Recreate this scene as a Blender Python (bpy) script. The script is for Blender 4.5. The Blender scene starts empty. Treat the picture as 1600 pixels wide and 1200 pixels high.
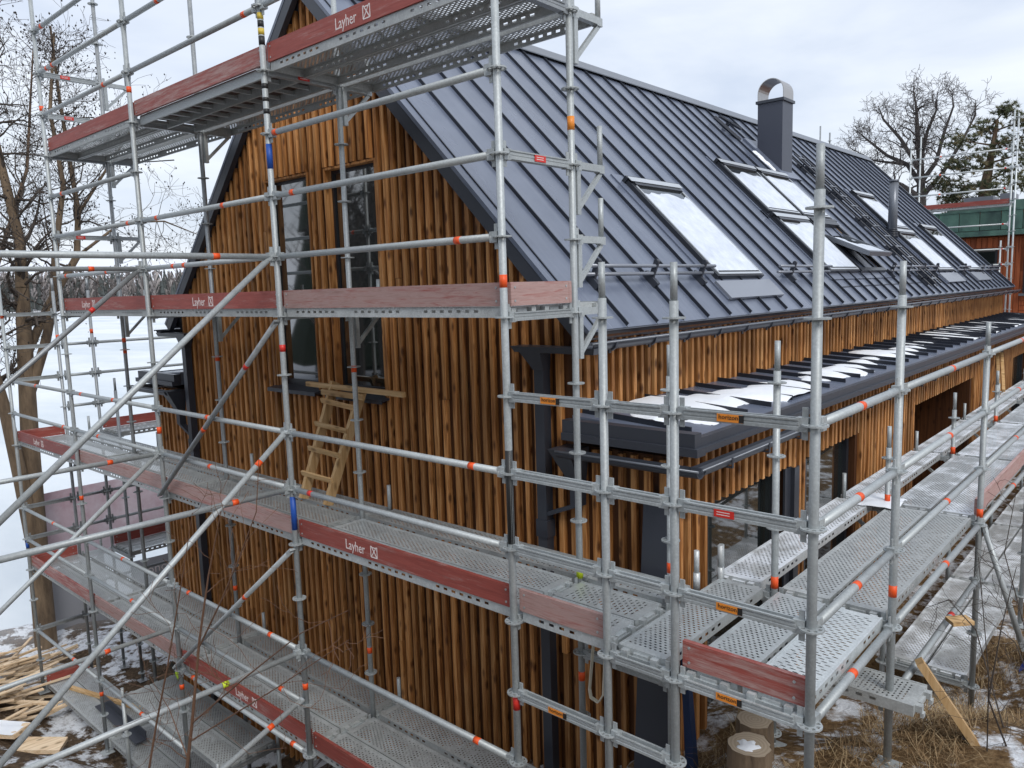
import bpy, math, random
from mathutils import Vector, Matrix, noise
random.seed(7)
S = bpy.context.scene
COL = S.collection
# ------------------------------------------------------------------ camera
cam_d = bpy.data.cameras.new('camera'); cam = bpy.data.objects.new('camera', cam_d); COL.objects.link(cam)
cam_d.sensor_width = 36.0; cam_d.lens = 26.98; cam_d.clip_start = 0.05; cam_d.clip_end = 6000
_r = (0.74727, 0.663833, -0.030211); _d = (0.060319, -0.113036, -0.991758); _f = (-0.661777, 0.739289, -0.12451)
M = Matrix(((_r[0], -_d[0], -_f[0], 3.2506), (_r[1], -_d[1], -_f[1], -3.5794), (_r[2], -_d[2], -_f[2], 0.1831), (0, 0, 0, 1)))
cam.matrix_world = M
S.camera = cam
S.cycles.max_bounces = 6; S.cycles.diffuse_bounces = 3; S.cycles.glossy_bounces = 3
S.render.resolution_x = 1024; S.render.resolution_y = 768
# ------------------------------------------------------------------ sky and sun (thin overcast)
SUN_EL, SUN_AZ = math.radians(46), math.radians(114)     # azimuth measured from +Y clockwise
w = bpy.data.worlds.new('World'); S.world = w; w.use_nodes = True
nt = w.node_tree; N = nt.nodes; N.clear()
out = N.new('ShaderNodeOutputWorld'); sky = N.new('ShaderNodeTexSky'); sky.sky_type = 'NISHITA'; sky.sun_disc = False
sky.sun_elevation = SUN_EL; sky.sun_rotation = SUN_AZ; sky.air_density = 1.2; sky.dust_density = 2.0
bg1 = N.new('ShaderNodeBackground'); bg1.inputs[1].default_value = 0.11
nt.links.new(sky.outputs[0], bg1.inputs[0])
tc = N.new('ShaderNodeTexCoord'); mp = N.new('ShaderNodeMapping'); mp.inputs['Scale'].default_value = (1.0, 1.0, 3.4)
ns = N.new('ShaderNodeTexNoise'); ns.inputs['Scale'].default_value = 2.3; ns.inputs['Detail'].default_value = 6; ns.inputs['Roughness'].default_value = 0.52; ns.inputs['Distortion'].default_value = 0.35
nt.links.new(tc.outputs['Generated'], mp.inputs[0]); nt.links.new(mp.outputs[0], ns.inputs[0])
cr = N.new('ShaderNodeValToRGB'); cr.color_ramp.elements[0].position = 0.36; cr.color_ramp.elements[1].position = 0.64
cr.color_ramp.elements[0].color = (0.52, 0.585, 0.71, 1); cr.color_ramp.elements[1].color = (0.76, 0.80, 0.865, 1)
nt.links.new(ns.outputs[0], cr.inputs[0])
bg2 = N.new('ShaderNodeBackground'); bg2.inputs[1].default_value = 1.0
nt.links.new(cr.outputs[0], bg2.inputs[0])
mx = N.new('ShaderNodeMixShader'); mx.inputs[0].default_value = 0.86
nt.links.new(bg1.outputs[0], mx.inputs[1]); nt.links.new(bg2.outputs[0], mx.inputs[2]); nt.links.new(mx.outputs[0], out.inputs[0])
sl = bpy.data.lights.new('sun', 'SUN'); sl.energy = 1.5; sl.angle = math.radians(24); sl.color = (1.0, 0.97, 0.93)
so = bpy.data.objects.new('sun', sl); COL.objects.link(so)
sd = Vector((math.sin(SUN_AZ) * math.cos(SUN_EL), math.cos(SUN_AZ) * math.cos(SUN_EL), math.sin(SUN_EL)))
so.rotation_euler = sd.to_track_quat('Z', 'Y').to_euler(); so.location = sd * 60
S.view_settings.view_transform = 'Standard'; S.view_settings.look = 'None'; S.view_settings.gamma = 1
S.view_settings.exposure = 0.42; S.view_settings.use_curve_mapping = False

# ------------------------------------------------------------------ materials
def mat(name, base, rough=0.6, metal=0.0, spec=0.5, ior=1.5):
    m = bpy.data.materials.new(name); m.use_nodes = True
    b = m.node_tree.nodes['Principled BSDF']
    b.inputs['Base Color'].default_value = (*base, 1); b.inputs['Roughness'].default_value = rough
    b.inputs['Metallic'].default_value = metal; b.inputs['Specular IOR Level'].default_value = spec; b.inputs['IOR'].default_value = ior
    return m
class G:
    """small node-graph helper"""
    def __init__(s, m): s.m = m; s.t = m.node_tree; s.b = s.t.nodes['Principled BSDF']
    def n(s, t, **k):
        x = s.t.nodes.new(t)
        for a, v in k.items(): setattr(x, a, v)
        return x
    def l(s, a, b): s.t.links.new(a, b)
    def pos(s, scale, rnd=0.0, obj=False):
        if obj: c = s.n('ShaderNodeTexCoord').outputs['Object']
        else: c = s.n('ShaderNodeNewGeometry').outputs['Position']
        mpn = s.n('ShaderNodeMapping'); mpn.inputs['Scale'].default_value = scale; s.l(c, mpn.inputs[0])
        o = mpn.outputs[0]
        if rnd:
            oi = s.n('ShaderNodeObjectInfo'); mu = s.n('ShaderNodeMath', operation='MULTIPLY'); mu.inputs[1].default_value = rnd
            s.l(oi.outputs['Random'], mu.inputs[0]); ad = s.n('ShaderNodeVectorMath', operation='ADD'); s.l(o, ad.inputs[0]); s.l(mu.outputs[0], ad.inputs[1]); o = ad.outputs[0]
        return o
    def noise(s, vec, scale=1, detail=4, rough=0.55, dist=0):
        x = s.n('ShaderNodeTexNoise'); x.inputs['Scale'].default_value = scale; x.inputs['Detail'].default_value = detail
        x.inputs['Roughness'].default_value = rough; x.inputs['Distortion'].default_value = dist; s.l(vec, x.inputs[0]); return x.outputs[0]
    def ramp(s, f, *st):
        r = s.n('ShaderNodeValToRGB'); e = r.color_ramp.elements
        while len(e) < len(st): e.new(0.5)
        for i, (p, c) in enumerate(st):
            e[i].position = p; e[i].color = (c, c, c, 1) if isinstance(c, (int, float)) else (*c, 1)
        s.l(f, r.inputs[0]); return r.outputs[0]
    def mix(s, f, a, b, bt='MIX'):
        x = s.n('ShaderNodeMix', data_type='RGBA', blend_type=bt)
        for i, v in ((0, f), (6, a), (7, b)):
            if hasattr(v, 'is_linked') or hasattr(v, 'links'): s.l(v, x.inputs[i])
            elif i == 0: x.inputs[0].default_value = v
            else: x.inputs[i].default_value = (*v, 1)
        return x.outputs[2]
    def val(s, c, amt=0.3):
        """vary the value of colour c per object"""
        oi = s.n('ShaderNodeObjectInfo'); mr = s.n('ShaderNodeMapRange'); mr.inputs[3].default_value = 1 - amt; mr.inputs[4].default_value = 1 + amt
        s.l(oi.outputs['Random'], mr.inputs[0]); h = s.n('ShaderNodeHueSaturation'); s.l(mr.outputs[0], h.inputs['Value']); s.l(c, h.inputs['Color']); return h.outputs[0]
    def col(s, c): s.l(c, s.b.inputs['Base Color'])
    def rough(s, f): s.l(f, s.b.inputs['Roughness'])
    def bump(s, f, d=0.01, st=0.5):
        x = s.n('ShaderNodeBump'); x.inputs['Distance'].default_value = d; x.inputs['Strength'].default_value = st; s.l(f, x.inputs['Height']); s.l(x.outputs[0], s.b.inputs['Normal'])
    def up(s, lo=0.5, hi=0.9):
        g = s.n('ShaderNodeNewGeometry'); sp = s.n('ShaderNodeSeparateXYZ'); s.l(g.outputs['Normal'], sp.inputs[0])
        mr = s.n('ShaderNodeMapRange'); mr.inputs[1].default_value = lo; mr.inputs[2].default_value = hi; s.l(sp.outputs[2], mr.inputs[0]); return mr.outputs[0]
    def mul(s, a, b):
        x = s.n('ShaderNodeMath', operation='MULTIPLY')
        for i, v in enumerate((a, b)):
            if isinstance(v, (int, float)): x.inputs[i].default_value = v
            else: s.l(v, x.inputs[i])
        return x.outputs[0]

def wood(name, dark, mid, light, amt=0.3, knots=True, axis=2, rough=0.6, fine=26, spec=0.3):
    m = mat(name, mid, rough, spec=spec); g = G(m)
    sc = [fine, fine, fine]; sc[axis] = fine * 0.05
    v = g.pos(sc, 40.0); f = g.noise(v, 1.0, 5, 0.6, 0.6)
    c = g.ramp(f, (0.30, dark), (0.47, mid), (0.68, light))
    if knots:
        ks = [10, 10, 10]; ks[axis] = 4.2
        v2 = g.pos(ks, 17.0); vo = g.n('ShaderNodeTexVoronoi'); vo.inputs['Scale'].default_value = 1.0; g.l(v2, vo.inputs[0])
        k = g.ramp(vo.outputs['Distance'], (0.10, 1.0), (0.27, 0.0))
        kf = g.mul(k, 0.9); c = g.mix(kf, c, tuple(x * 0.55 for x in dark))
    big = g.noise(g.pos((1.1, 1.1, 0.7), 3.0), 1.0, 3)
    c = g.mix(g.ramp(big, (0.3, 0.35), (0.65, 0.0)), c, dark)
    c = g.val(c, amt); g.col(c); g.bump(f, 0.004, 0.5); return m
def galv(name, base=(0.41, 0.44, 0.445), rough=0.52, metal=0.35, dirt=0.35, snow=0.0, obj=False):
    m = mat(name, base, rough, metal); g = G(m)
    v = g.pos((1, 1, 1), 9.0); f = g.noise(v, 9, 6, 0.65); f2 = g.noise(v, 70, 2)
    c = g.mix(g.ramp(f, (0.35, 0.0), (0.7, dirt)), base, tuple(x * 0.55 for x in base))
    c = g.mix(g.mul(g.ramp(f2, (0.45, 0.0), (0.65, 1.0)), 0.25), c, tuple(min(1, x * 1.5) for x in base))
    c = g.val(c, 0.14)
    g.rough(g.ramp(f, (0.3, rough + 0.12), (0.7, rough - 0.1)))
    if snow:
        fs = g.noise(g.pos((1, 1, 1), 5.0), 3.2, 6, 0.62)
        k = g.mul(g.ramp(fs, (0.62 - snow * 0.35, 0.0), (0.78 - snow * 0.35, 1.0)), g.up(0.6, 0.95))
        c = g.mix(k, c, (0.80, 0.84, 0.88))
        mt = g.ramp(k, (0, metal), (1, 0.0)); g.l(mt, g.b.inputs['Metallic'])
    g.col(c); return m
M_GALV = galv('galvanised_steel'); M_GALVD = galv('weathered_steel', (0.33, 0.35, 0.36), 0.5, 0.5, 0.6)
M_DECK = galv('deck_steel', (0.46, 0.48, 0.475), 0.55, 0.35, 0.55); M_DECKN = galv('new_deck_steel', (0.54, 0.575, 0.58), 0.45, 0.4, 0.35)
M_DECKS = galv('frosted_deck_steel', (0.54, 0.56, 0.56), 0.5, 0.4, 0.5, snow=0.46)
M_DECKW = galv('snowy_deck_steel', (0.54, 0.56, 0.56), 0.5, 0.3, 0.5, snow=0.66)
M_CLAD = wood('stained_batten', (0.15, 0.052, 0.015), (0.44, 0.190, 0.057), (0.66, 0.355, 0.145), 0.36, fine=34)
M_CLADB = wood('shaded_stained_underboard', (0.03, 0.011, 0.005), (0.085, 0.032, 0.011), (0.13, 0.052, 0.018), 0.2)  # dark stain, with the shadow of the batten gaps deepened into the colour
M_PINE = wood('fresh_pine', (0.38, 0.22, 0.09), (0.56, 0.36, 0.17), (0.70, 0.50, 0.28), 0.18, axis=0)
M_PINEZ = wood('fresh_pine_upright', (0.38, 0.22, 0.09), (0.56, 0.36, 0.17), (0.70, 0.50, 0.28), 0.15)
M_SCRAP = wood('pale_scrap_wood', (0.46, 0.32, 0.18), (0.66, 0.50, 0.33), (0.78, 0.64, 0.47), 0.22, axis=1)
M_PLY = wood('brown_plywood', (0.05, 0.028, 0.02), (0.10, 0.055, 0.04), (0.15, 0.09, 0.06), 0.2, False, 0)
def paintred(name, fade):
    m = mat(name, (0.30, 0.045, 0.032), 0.55); g = G(m)
    v = g.pos((3, 3, 40), 11.0, True); f = g.noise(v, 1, 6, 0.65, 1.0); f3 = g.noise(g.pos((2.2, 2.2, 26), 5.0, True), 1, 9, 0.78)
    red = g.ramp(f, (0.3, (0.23, 0.045, 0.034)), (0.7, (0.34, 0.078, 0.060)))
    grey = g.ramp(f, (0.3, (0.30, 0.17, 0.15)), (0.5, (0.42, 0.28, 0.255)), (0.72, (0.30, 0.09, 0.075)))
    k = g.ramp(f3, (0.62 - fade * 0.42, 0.0), (0.80 - fade * 0.42, 1.0))
    c = g.mix(k, red, grey); g.col(g.val(c, 0.12)); g.bump(f, 0.003, 0.4); return m
M_RED = paintred('red_board_paint', 0.20); M_REDF = paintred('faded_board_paint', 0.85); M_REDM = paintred('worn_board_paint', 0.45)
M_ORANGE = mat('orange_tape', (0.80, 0.09, 0.012), 0.5); M_REDT = mat('red_label', (0.62, 0.03, 0.02), 0.45); M_BLUE = mat('blue_paint', (0.012, 0.075, 0.36), 0.5)
M_LABEL = mat('orange_label', (0.78, 0.26, 0.03), 0.45); M_WHITE = mat('white_print', (0.75, 0.68, 0.66), 0.6); M_BLACK = mat('black_print', (0.015, 0.015, 0.015), 0.5)
M_YEL = mat('yellow_green_tape', (0.55, 0.68, 0.02), 0.5); M_STRAP = mat('cream_strap', (0.68, 0.64, 0.52), 0.8)
M_ROOF = mat('dark_roof_metal', (0.09, 0.10, 0.13), 0.27, 0.0, 0.75)
g = G(M_ROOF); f = g.noise(g.pos((0.5, 0.9, 0.5), 2.0), 1.3, 4); g.rough(g.ramp(f, (0.3, 0.22), (0.7, 0.36)))
c = g.ramp(g.noise(g.pos((4, 4, 4), 2.0), 1, 5), (0.3, (0.108, 0.128, 0.178)), (0.7, (0.132, 0.155, 0.210))); st = g.noise(g.pos((0.5, 16, 0.5), 4.0), 1, 6, 0.6); c = g.mix(g.ramp(st, (0.48, 0.0), (0.72, 0.35)), c, (0.19, 0.215, 0.265)); g.col(g.val(c, 0.10)); g.bump(g.noise(g.pos((0.9, 2.2, 0.9), 7.0), 1, 2), 0.03, 0.16)
M_TRIM = mat('black_trim_metal', (0.038, 0.043, 0.056), 0.36, 0.0, 0.55); M_SEAM = mat('shaded_seam_metal', (0.020, 0.024, 0.034), 0.4, 0, 0.4)  # seam colour carries the shade of upright sides that mirror less sky
M_GREYT = mat('grey_trim_metal', (0.16, 0.175, 0.20), 0.35, 0.3)
M_SILVER = mat('silver_edge_trim', (0.50, 0.53, 0.56), 0.35, 0.3); M_APRON = mat('apron_sheet', (0.24, 0.26, 0.30), 0.3, 0.2); M_CHIM = mat('chimney_metal', (0.055, 0.062, 0.085), 0.4); M_STEEL = mat('stainless_cowl', (0.46, 0.44, 0.42), 0.33, 0.9)
M_FRAME = mat('window_frame', (0.022, 0.025, 0.032), 0.35)
M_GLASS = mat('window_glass', (0.016, 0.020, 0.020), 0.03, 0.0, 0.8, 2.3)
g = G(M_GLASS); g.bump(g.noise(g.pos((1.2, 1.2, 1.2)), 1, 2), 0.01, 0.06)
M_SNOW = mat('snow', (0.84, 0.87, 0.90), 0.55, 0, 0.2); g = G(M_SNOW)
g.bump(g.noise(g.pos((1, 1, 1)), 14, 5), 0.02, 0.4); g.col(g.ramp(g.noise(g.pos((1, 1, 1)), 2.5, 5), (0.3, (0.78, 0.82, 0.87)), (0.65, (0.86, 0.88, 0.905))))
M_THIN = mat('thin_wet_snow', (0.66, 0.71, 0.78), 0.35, 0, 0.5); g = G(M_THIN)
f = g.noise(g.pos((1, 1, 1)), 5, 7, 0.7); g.col(g.ramp(f, (0.3, (0.50, 0.55, 0.63)), (0.55, (0.66, 0.71, 0.78)), (0.75, (0.78, 0.82, 0.87)))); g.bump(f, 0.01, 0.3)
M_BARK = mat('bark', (0.11, 0.075, 0.05), 0.9); g = G(M_BARK)
f = g.noise(g.pos((9, 9, 2)), 1, 6, 0.65); g.col(g.ramp(f, (0.3, (0.045, 0.03, 0.022)), (0.7, (0.20, 0.13, 0.08)))); g.bump(f, 0.03, 0.8)
M_TWIG = mat('twig', (0.07, 0.055, 0.045), 0.85); M_TWIGR = mat('reddish_twig', (0.16, 0.085, 0.05), 0.75); M_CONE = mat('alder_cone', (0.03, 0.024, 0.02), 0.9)
M_TAN = mat('tan_bark', (0.19, 0.12, 0.065), 0.9); g = G(M_TAN)
f = g.noise(g.pos((7, 7, 1.6)), 1, 6, 0.7); g.col(g.ramp(f, (0.3, (0.075, 0.052, 0.034)), (0.7, (0.23, 0.165, 0.105)))); g.bump(f, 0.04, 0.8)

# ------------------------------------------------------------------ mesh helpers
class MB:
    def __init__(s): s.v = []; s.f = []; s.mi = []; s.k = 0; s.sm = []
    def poly(s, pts, faces, smooth=False):
        o = len(s.v); s.v += [tuple(p) for p in pts]
        for fc in faces: s.f.append(tuple(i + o for i in fc)); s.mi.append(s.k); s.sm.append(smooth)
        return s
    def hexa(s, p):    # 8 points: bottom 4 ccw, top 4
        return s.poly(p, [(0, 3, 2, 1), (4, 5, 6, 7), (0, 1, 5, 4), (1, 2, 6, 5), (2, 3, 7, 6), (3, 0, 4, 7)])
    def box(s, x0, x1, y0, y1, z0, z1):
        return s.hexa([(x0, y0, z0), (x1, y0, z0), (x1, y1, z0), (x0, y1, z0), (x0, y0, z1), (x1, y0, z1), (x1, y1, z1), (x0, y1, z1)])
    def bar(s, a, b, w, h, up=(0, 0, 1)):
        a = Vector(a); b = Vector(b); d = (b - a).normalized(); sd = d.cross(Vector(up))
        if sd.length < 1e-4: sd = d.cross(Vector((0, 1, 0)))
        sd.normalize(); u = sd.cross(d).normalized(); sd *= w / 2; u *= h / 2
        return s.hexa([a - sd - u, a + sd - u, b + sd - u, b - sd - u, a - sd + u, a + sd + u, b + sd + u, b - sd + u])
    def tube(s, a, b, r, r2=None, n=10, cap=True):
        a = Vector(a); b = Vector(b); r2 = r if r2 is None else r2; d = (b - a).normalized()
        x = d.cross(Vector((0, 0, 1)) if abs(d.z) < 0.9 else Vector((1, 0, 0))).normalized(); y = d.cross(x)
        o = len(s.v)
        for p, rr in ((a, r), (b, r2)):
            for i in range(n):
                t = 2 * math.pi * i / n; s.v.append(tuple(p + (x * math.cos(t) + y * math.sin(t)) * rr))
        for i in range(n):
            j = (i + 1) % n; s.f.append((o + i, o + n + i, o + n + j, o + j)); s.mi.append(s.k); s.sm.append(True)
        if cap:
            s.f.append(tuple(o + i for i in range(n))); s.mi.append(s.k); s.sm.append(False)
            s.f.append(tuple(o + n + i for i in reversed(range(n)))); s.mi.append(s.k); s.sm.append(False)
        return s
    def path(s, pts, r, n=6):
        for i in range(len(pts) - 1): s.tube(pts[i], pts[i + 1], r if not isinstance(r, (list, tuple)) else r[i], None if not isinstance(r, (list, tuple)) else r[i + 1], n, False)
        return s
    def prism(s, prof, fn, a, b):      # prof: 2-D outline, fn(u, v, t) -> 3-D, extruded t from a to b
        n = len(prof); pts = [fn(u, v, a) for u, v in prof] + [fn(u, v, b) for u, v in prof]
        return s.poly(pts, [tuple(range(n)), tuple(range(2 * n - 1, n - 1, -1))] + [(i, i + n, (i + 1) % n + n, (i + 1) % n) for i in range(n)])
    def mesh(s, name, *mats):
        m = bpy.data.meshes.new(name); m.from_pydata(s.v, [], s.f)
        for x in mats: m.materials.append(x)
        m.polygons.foreach_set('material_index', s.mi); m.polygons.foreach_set('use_smooth', s.sm); m.validate(); m.update(); return m
def obj(name, me, parent=None, loc=(0, 0, 0), rot=None, scale=None):
    o = bpy.data.objects.new(name, me); COL.objects.link(o); o.location = loc
    if rot is not None: o.rotation_euler = rot
    if scale is not None: o.scale = scale
    if parent is not None: o.parent = parent
    return o
def tag(o, label=None, cat=None, group=None, kind=None):
    if label: o['label'] = label
    if cat: o['category'] = cat
    if group: o['group'] = group
    if kind: o['kind'] = kind
    return o
def thing(name, label, cat, loc=(0, 0, 0), group=None):
    return tag(obj(name, None, None, loc), label, cat, group)
def W(root, *p):        # world point -> local point of an unrotated root
    return Vector(p) - Vector(root.location)
CACHE = {}
def cached(key, fn):
    if key not in CACHE: CACHE[key] = fn()
    return CACHE[key]
def align(d):
    return Vector((1, 0, 0)).rotation_difference(Vector(d).normalized()).to_euler()
def fixnormals(me):
    import bmesh
    b = bmesh.new(); b.from_mesh(me); bmesh.ops.recalc_face_normals(b, faces=b.faces); b.to_mesh(me); b.free(); return me

# ------------------------------------------------------------------ terrain, lake, far shore
CTRL = [(1.95, 1.36, -2.9), (1.3, .95, -2.95), (2.35, 2.0, -2.9), (1.93, 4, -3.72), (1.2, 4.2, -3.85), (1.93, 7, -3.9), (3.0, 4, -3.15), (4.5, 5, -3.0), (3.6, 1, -2.3), (3.25, -3.6, -1.45), (3.8, -2, -1.6),
        (.45, 1.4, -3.55), (1.0, 1.3, -3.1), (1.0, 2.6, -3.5), (0, 0.8, -4.25), (.6, 0, -3.3), (-1, .5, -4.5), (-2.57, .3, -4.55), (-3.8, .4, -5.25), (-5, .3, -6.22), (-6.4, .3, -6.25), (-7.7, .3, -6.25), (-9, .3, -6.25), (-10.3, .3, -6.2), (-12.5, .5, -6.25),
        (-7.2, -1.1, -5.55), (-5, -1.1, -5.0), (-3.4, -.9, -4.45), (-1.5, -1.2, -3.6), (0.3, -1.6, -2.7), (-9.5, -1.5, -5.7), (-12, -3, -5.6), (-6, -4, -3.6), (0, -6, -1.6), (6, -6, -1.0), (8, 3, -1.8), (8, 12, -3),
        (2, 14, -3.9), (2, 22, -3.8), (-4, 24, -3.8), (-4, 10, -5), (-8.5, 8, -5.6), (-11, 8, -6.1), (-11, 20, -6), (-14, 3, -6.5), (-14, 12, -6.6), (-16, -8, -6), (20, 20, -2), (0, 45, -3), (25, -10, 1), (0, -25, 1.5), (-20, -30, -4), (30, 50, -1), (-10, -12, -3.5)]
def ground_z(x, y):
    s = t = 0.0
    for a, b, c in CTRL:
        w_ = 1.0 / ((x - a) ** 2 + (y - b) ** 2 + 0.05) ** 1.6; s += w_ * c; t += w_
    z = s / t
    r = math.hypot(x, y)
    z += noise.noise(Vector((x * .9, y * .9, 3.1))) * 0.10 + noise.noise(Vector((x * 3.1, y * 3.1, 7.7))) * 0.035
    if r > 60: z += (r - 60) * 0.012 * (1 if x > -10 else 0)
    if x < -13.5:                                   # bank dropping into the lake
        k = min(1, (-13.5 - x) / 5.0); k = k * k * (3 - 2 * k) * min(1, max(0, (y + 9) / 3 + (0 if y > -60 else 9))); z = z * (1 - k) + (-8.2) * k
    if r > 560 and x < -13.5:
        k = min(1, (r - 560) / 12.0); z = -8.2 + k * 1.6 + max(0, r - 572) * 0.075 + noise.noise(Vector((x * .006, y * .006, 1))) * 4 * min(1, (r - 560) / 150)
    return z
def axis_pts(lo, hi, f0, f1, fine):
    a = []; x = f0
    while x <= f1: a.append(x); x += fine
    st = fine; x = f1
    while x < hi: st *= 1.22; x += st; a.append(x)
    st = fine; x = f0
    while x > lo: st *= 1.22; x -= st; a.insert(0, x)
    return a
def ground_mat():
    m = mat('ground_cover', (0.12, 0.08, 0.05), 0.95, 0, 0.15); g = G(m)
    p = g.pos((1, 1, 1)); f1 = g.noise(p, 3.0, 8, 0.7); f2 = g.noise(p, 16, 6, 0.7); f3 = g.noise(p, 0.9, 5, 0.6, 0.4); f4 = g.noise(p, 5, 7, 0.7)
    soil = g.ramp(f2, (0.3, (0.035, 0.024, 0.016)), (0.55, (0.12, 0.082, 0.052)), (0.75, (0.24, 0.17, 0.105)))
    straw = g.ramp(f2, (0.3, (0.07, 0.04, 0.02)), (0.52, (0.17, 0.105, 0.05)), (0.75, (0.32, 0.22, 0.12)))
    sep = g.n('ShaderNodeSeparateXYZ'); g.l(g.n('ShaderNodeNewGeometry').outputs['Position'], sep.inputs[0])
    mr = g.n('ShaderNodeMapRange'); mr.inputs[1].default_value = -3.0; mr.inputs[2].default_value = 0.6; g.l(sep.outputs[0], mr.inputs[0])
    c = g.mix(mr.outputs[0], soil, straw)
    sn = g.n('ShaderNodeMath', operation='ADD'); g.l(g.mul(f1, 0.55), sn.inputs[0]); g.l(g.mul(f3, 0.45), sn.inputs[1])
    k = g.ramp(sn.outputs[0], (0.50, 0.0), (0.545, 1.0)); k2 = g.mul(k, g.ramp(f4, (0.35, 0.2), (0.5, 1.0)))
    mr2 = g.n('ShaderNodeMapRange'); mr2.inputs[1].default_value = -12.5; mr2.inputs[2].default_value = -16; g.l(sep.outputs[0], mr2.inputs[0])
    mxx = g.n('ShaderNodeMath', operation='MAXIMUM'); g.l(k2, mxx.inputs[0]); g.l(g.mul(mr2.outputs[0], 0.9), mxx.inputs[1])
    g.col(g.mix(mxx.outputs[0], c, (0.80, 0.83, 0.87))); g.bump(f2, 0.05, 0.9); return m
xs = axis_pts(-1500, 1500, -14, 6, 0.22); ys = axis_pts(-1500, 1500, -5, 9, 0.22)
mb = MB(); nx, ny = len(xs), len(ys)
mb.v = [(x, y, ground_z(x, y)) for y in ys for x in xs]
mb.f = [(j * nx + i, j * nx + i + 1, (j + 1) * nx + i + 1, (j + 1) * nx + i) for j in range(ny - 1) for i in range(nx - 1)]
mb.mi = [0] * len(mb.f); mb.sm = [True] * len(mb.f)
M_GROUND = ground_mat()
tag(obj('ground', mb.mesh('ground', M_GROUND)), kind='structure')
m_lake = mat('lake_snow', (0.80, 0.84, 0.88), 0.6, 0, 0.2); g = G(m_lake)
g.col(g.ramp(g.noise(g.pos((0.03, 0.08, 1)), 1, 7, 0.65), (0.34, (0.56, 0.62, 0.66)), (0.62, (0.76, 0.79, 0.81))))
mb = MB().poly([(-640, -640, -7.0), (-13.6, -640, -7.0), (-13.6, 900, -7.0), (-640, 900, -7.0)], [(0, 1, 2, 3)])
tag(obj('lake_water', mb.mesh('lake', m_lake)), kind='structure')

def forest(name, spots, label, mats, smin, smax, near=False):
    """a far wood that reads as one mass: spires of spruce and hazy bare crowns"""
    mb = MB(); rnd = random.Random(5)
    for x, y in spots:
        z = ground_z(x, y); h = rnd.uniform(smin, smax); t = rnd.random(); a0 = rnd.random() * 6
        if t < 0.42:                                    # spruce
            mb.k = 0; n = 6
            for q in range(4):
                zb = z + h * (0.08 + 0.23 * q); zt = min(z + h, zb + h * 0.38); rr = h * 0.155 * (1 - q * 0.22)
                base = [(x + math.cos(a0 + 6.283 * i / n) * rr * rnd.uniform(.7, 1.1), y + math.sin(a0 + 6.283 * i / n) * rr * rnd.uniform(.7, 1.1), zb + rnd.uniform(-.3, .3)) for i in range(n)]
                mb.poly(base + [(x, y, zt)], [(i, (i + 1) % n, n) for i in range(n)])
        else:                                           # bare crown: trunk and fans of fine limbs
            mb.k = 1 if t < 0.8 else 2
            mb.tube((x, y, z), (x + rnd.uniform(-.5, .5), y, z + h * .9), h * .012, h * .004, 3, False)
            for q in range(26 if near else 0):
                zz = z + h * rnd.uniform(.25, .85); a = rnd.random() * 6.283; L = h * rnd.uniform(.1, .28); st = Vector((x, y, zz)); e = st + Vector((math.cos(a) * L * .7, math.sin(a) * L * .7, L * .8))
                mb.tube(st, e, h * .004, h * .0012, 3, False)
                for _ in range(5):
                    m = st.lerp(e, rnd.uniform(.3, 1)); b2 = rnd.random() * 6.283; mb.tube(m, m + Vector((math.cos(b2) * L * .3, math.sin(b2) * L * .3, L * rnd.uniform(.1, .4))), h * .0016, h * .0006, 3, False)
            for q in range(0 if near else 9):
                zz = z + h * rnd.uniform(.3, .8); a = rnd.random() * 6.283; L = h * rnd.uniform(.12, .3)
                e = (x + math.cos(a) * L * .6, y + math.sin(a) * L * .6, zz + L)
                mb.poly([(x, y, zz), e, (x + math.cos(a + .5) * L * .5, y + math.sin(a + .5) * L * .5, zz + L * 1.15)], [(0, 1, 2)])
    return tag(obj(name, mb.mesh(name, *mats)), label, 'forest', kind='stuff')
m_spr = mat('hazed_spruce', (0.075, 0.083, 0.080), 0.95, 0, 0.1); m_bare = mat('hazed_birch', (0.21, 0.19, 0.185), 0.95, 0, 0.1); m_bare2 = mat('hazed_aspen', (0.29, 0.265, 0.255), 0.95, 0, 0.1)  # distance haze put into the tree colours as extra grey
rnd = random.Random(3); spots = []
for i in range(3600):
    a = math.radians(rnd.uniform(118, 190)); r = rnd.uniform(563, 640) if rnd.random() < .75 else rnd.uniform(640, 760)
    spots.append((math.cos(a) * r, math.sin(a) * r))
forest('far_shore_forest', spots, 'grey mixed wood on the far shore beyond the snowy lake', (m_spr, m_bare, m_bare2), 13, 24)
rnd = random.Random(4); spots = []
for i in range(420):
    a = math.radians(rnd.uniform(205, 345)); r = rnd.uniform(24, 60); spots.append((3 + math.cos(a) * r, -4 + math.sin(a) * r))
    if i < 34: spots.append((rnd.uniform(-34, -14.5), rnd.uniform(-26, -9.5)))
forest('hillside_wood', spots, 'mixed wood on the slope facing the gable, seen mirrored in the panes', (mat('slope_spruce', (.035, .045, .03), .9), mat('slope_bark', (.07, .06, .055), .9), mat('slope_birch', (.16, .15, .14), .9)), 7, 15, True)

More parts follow.
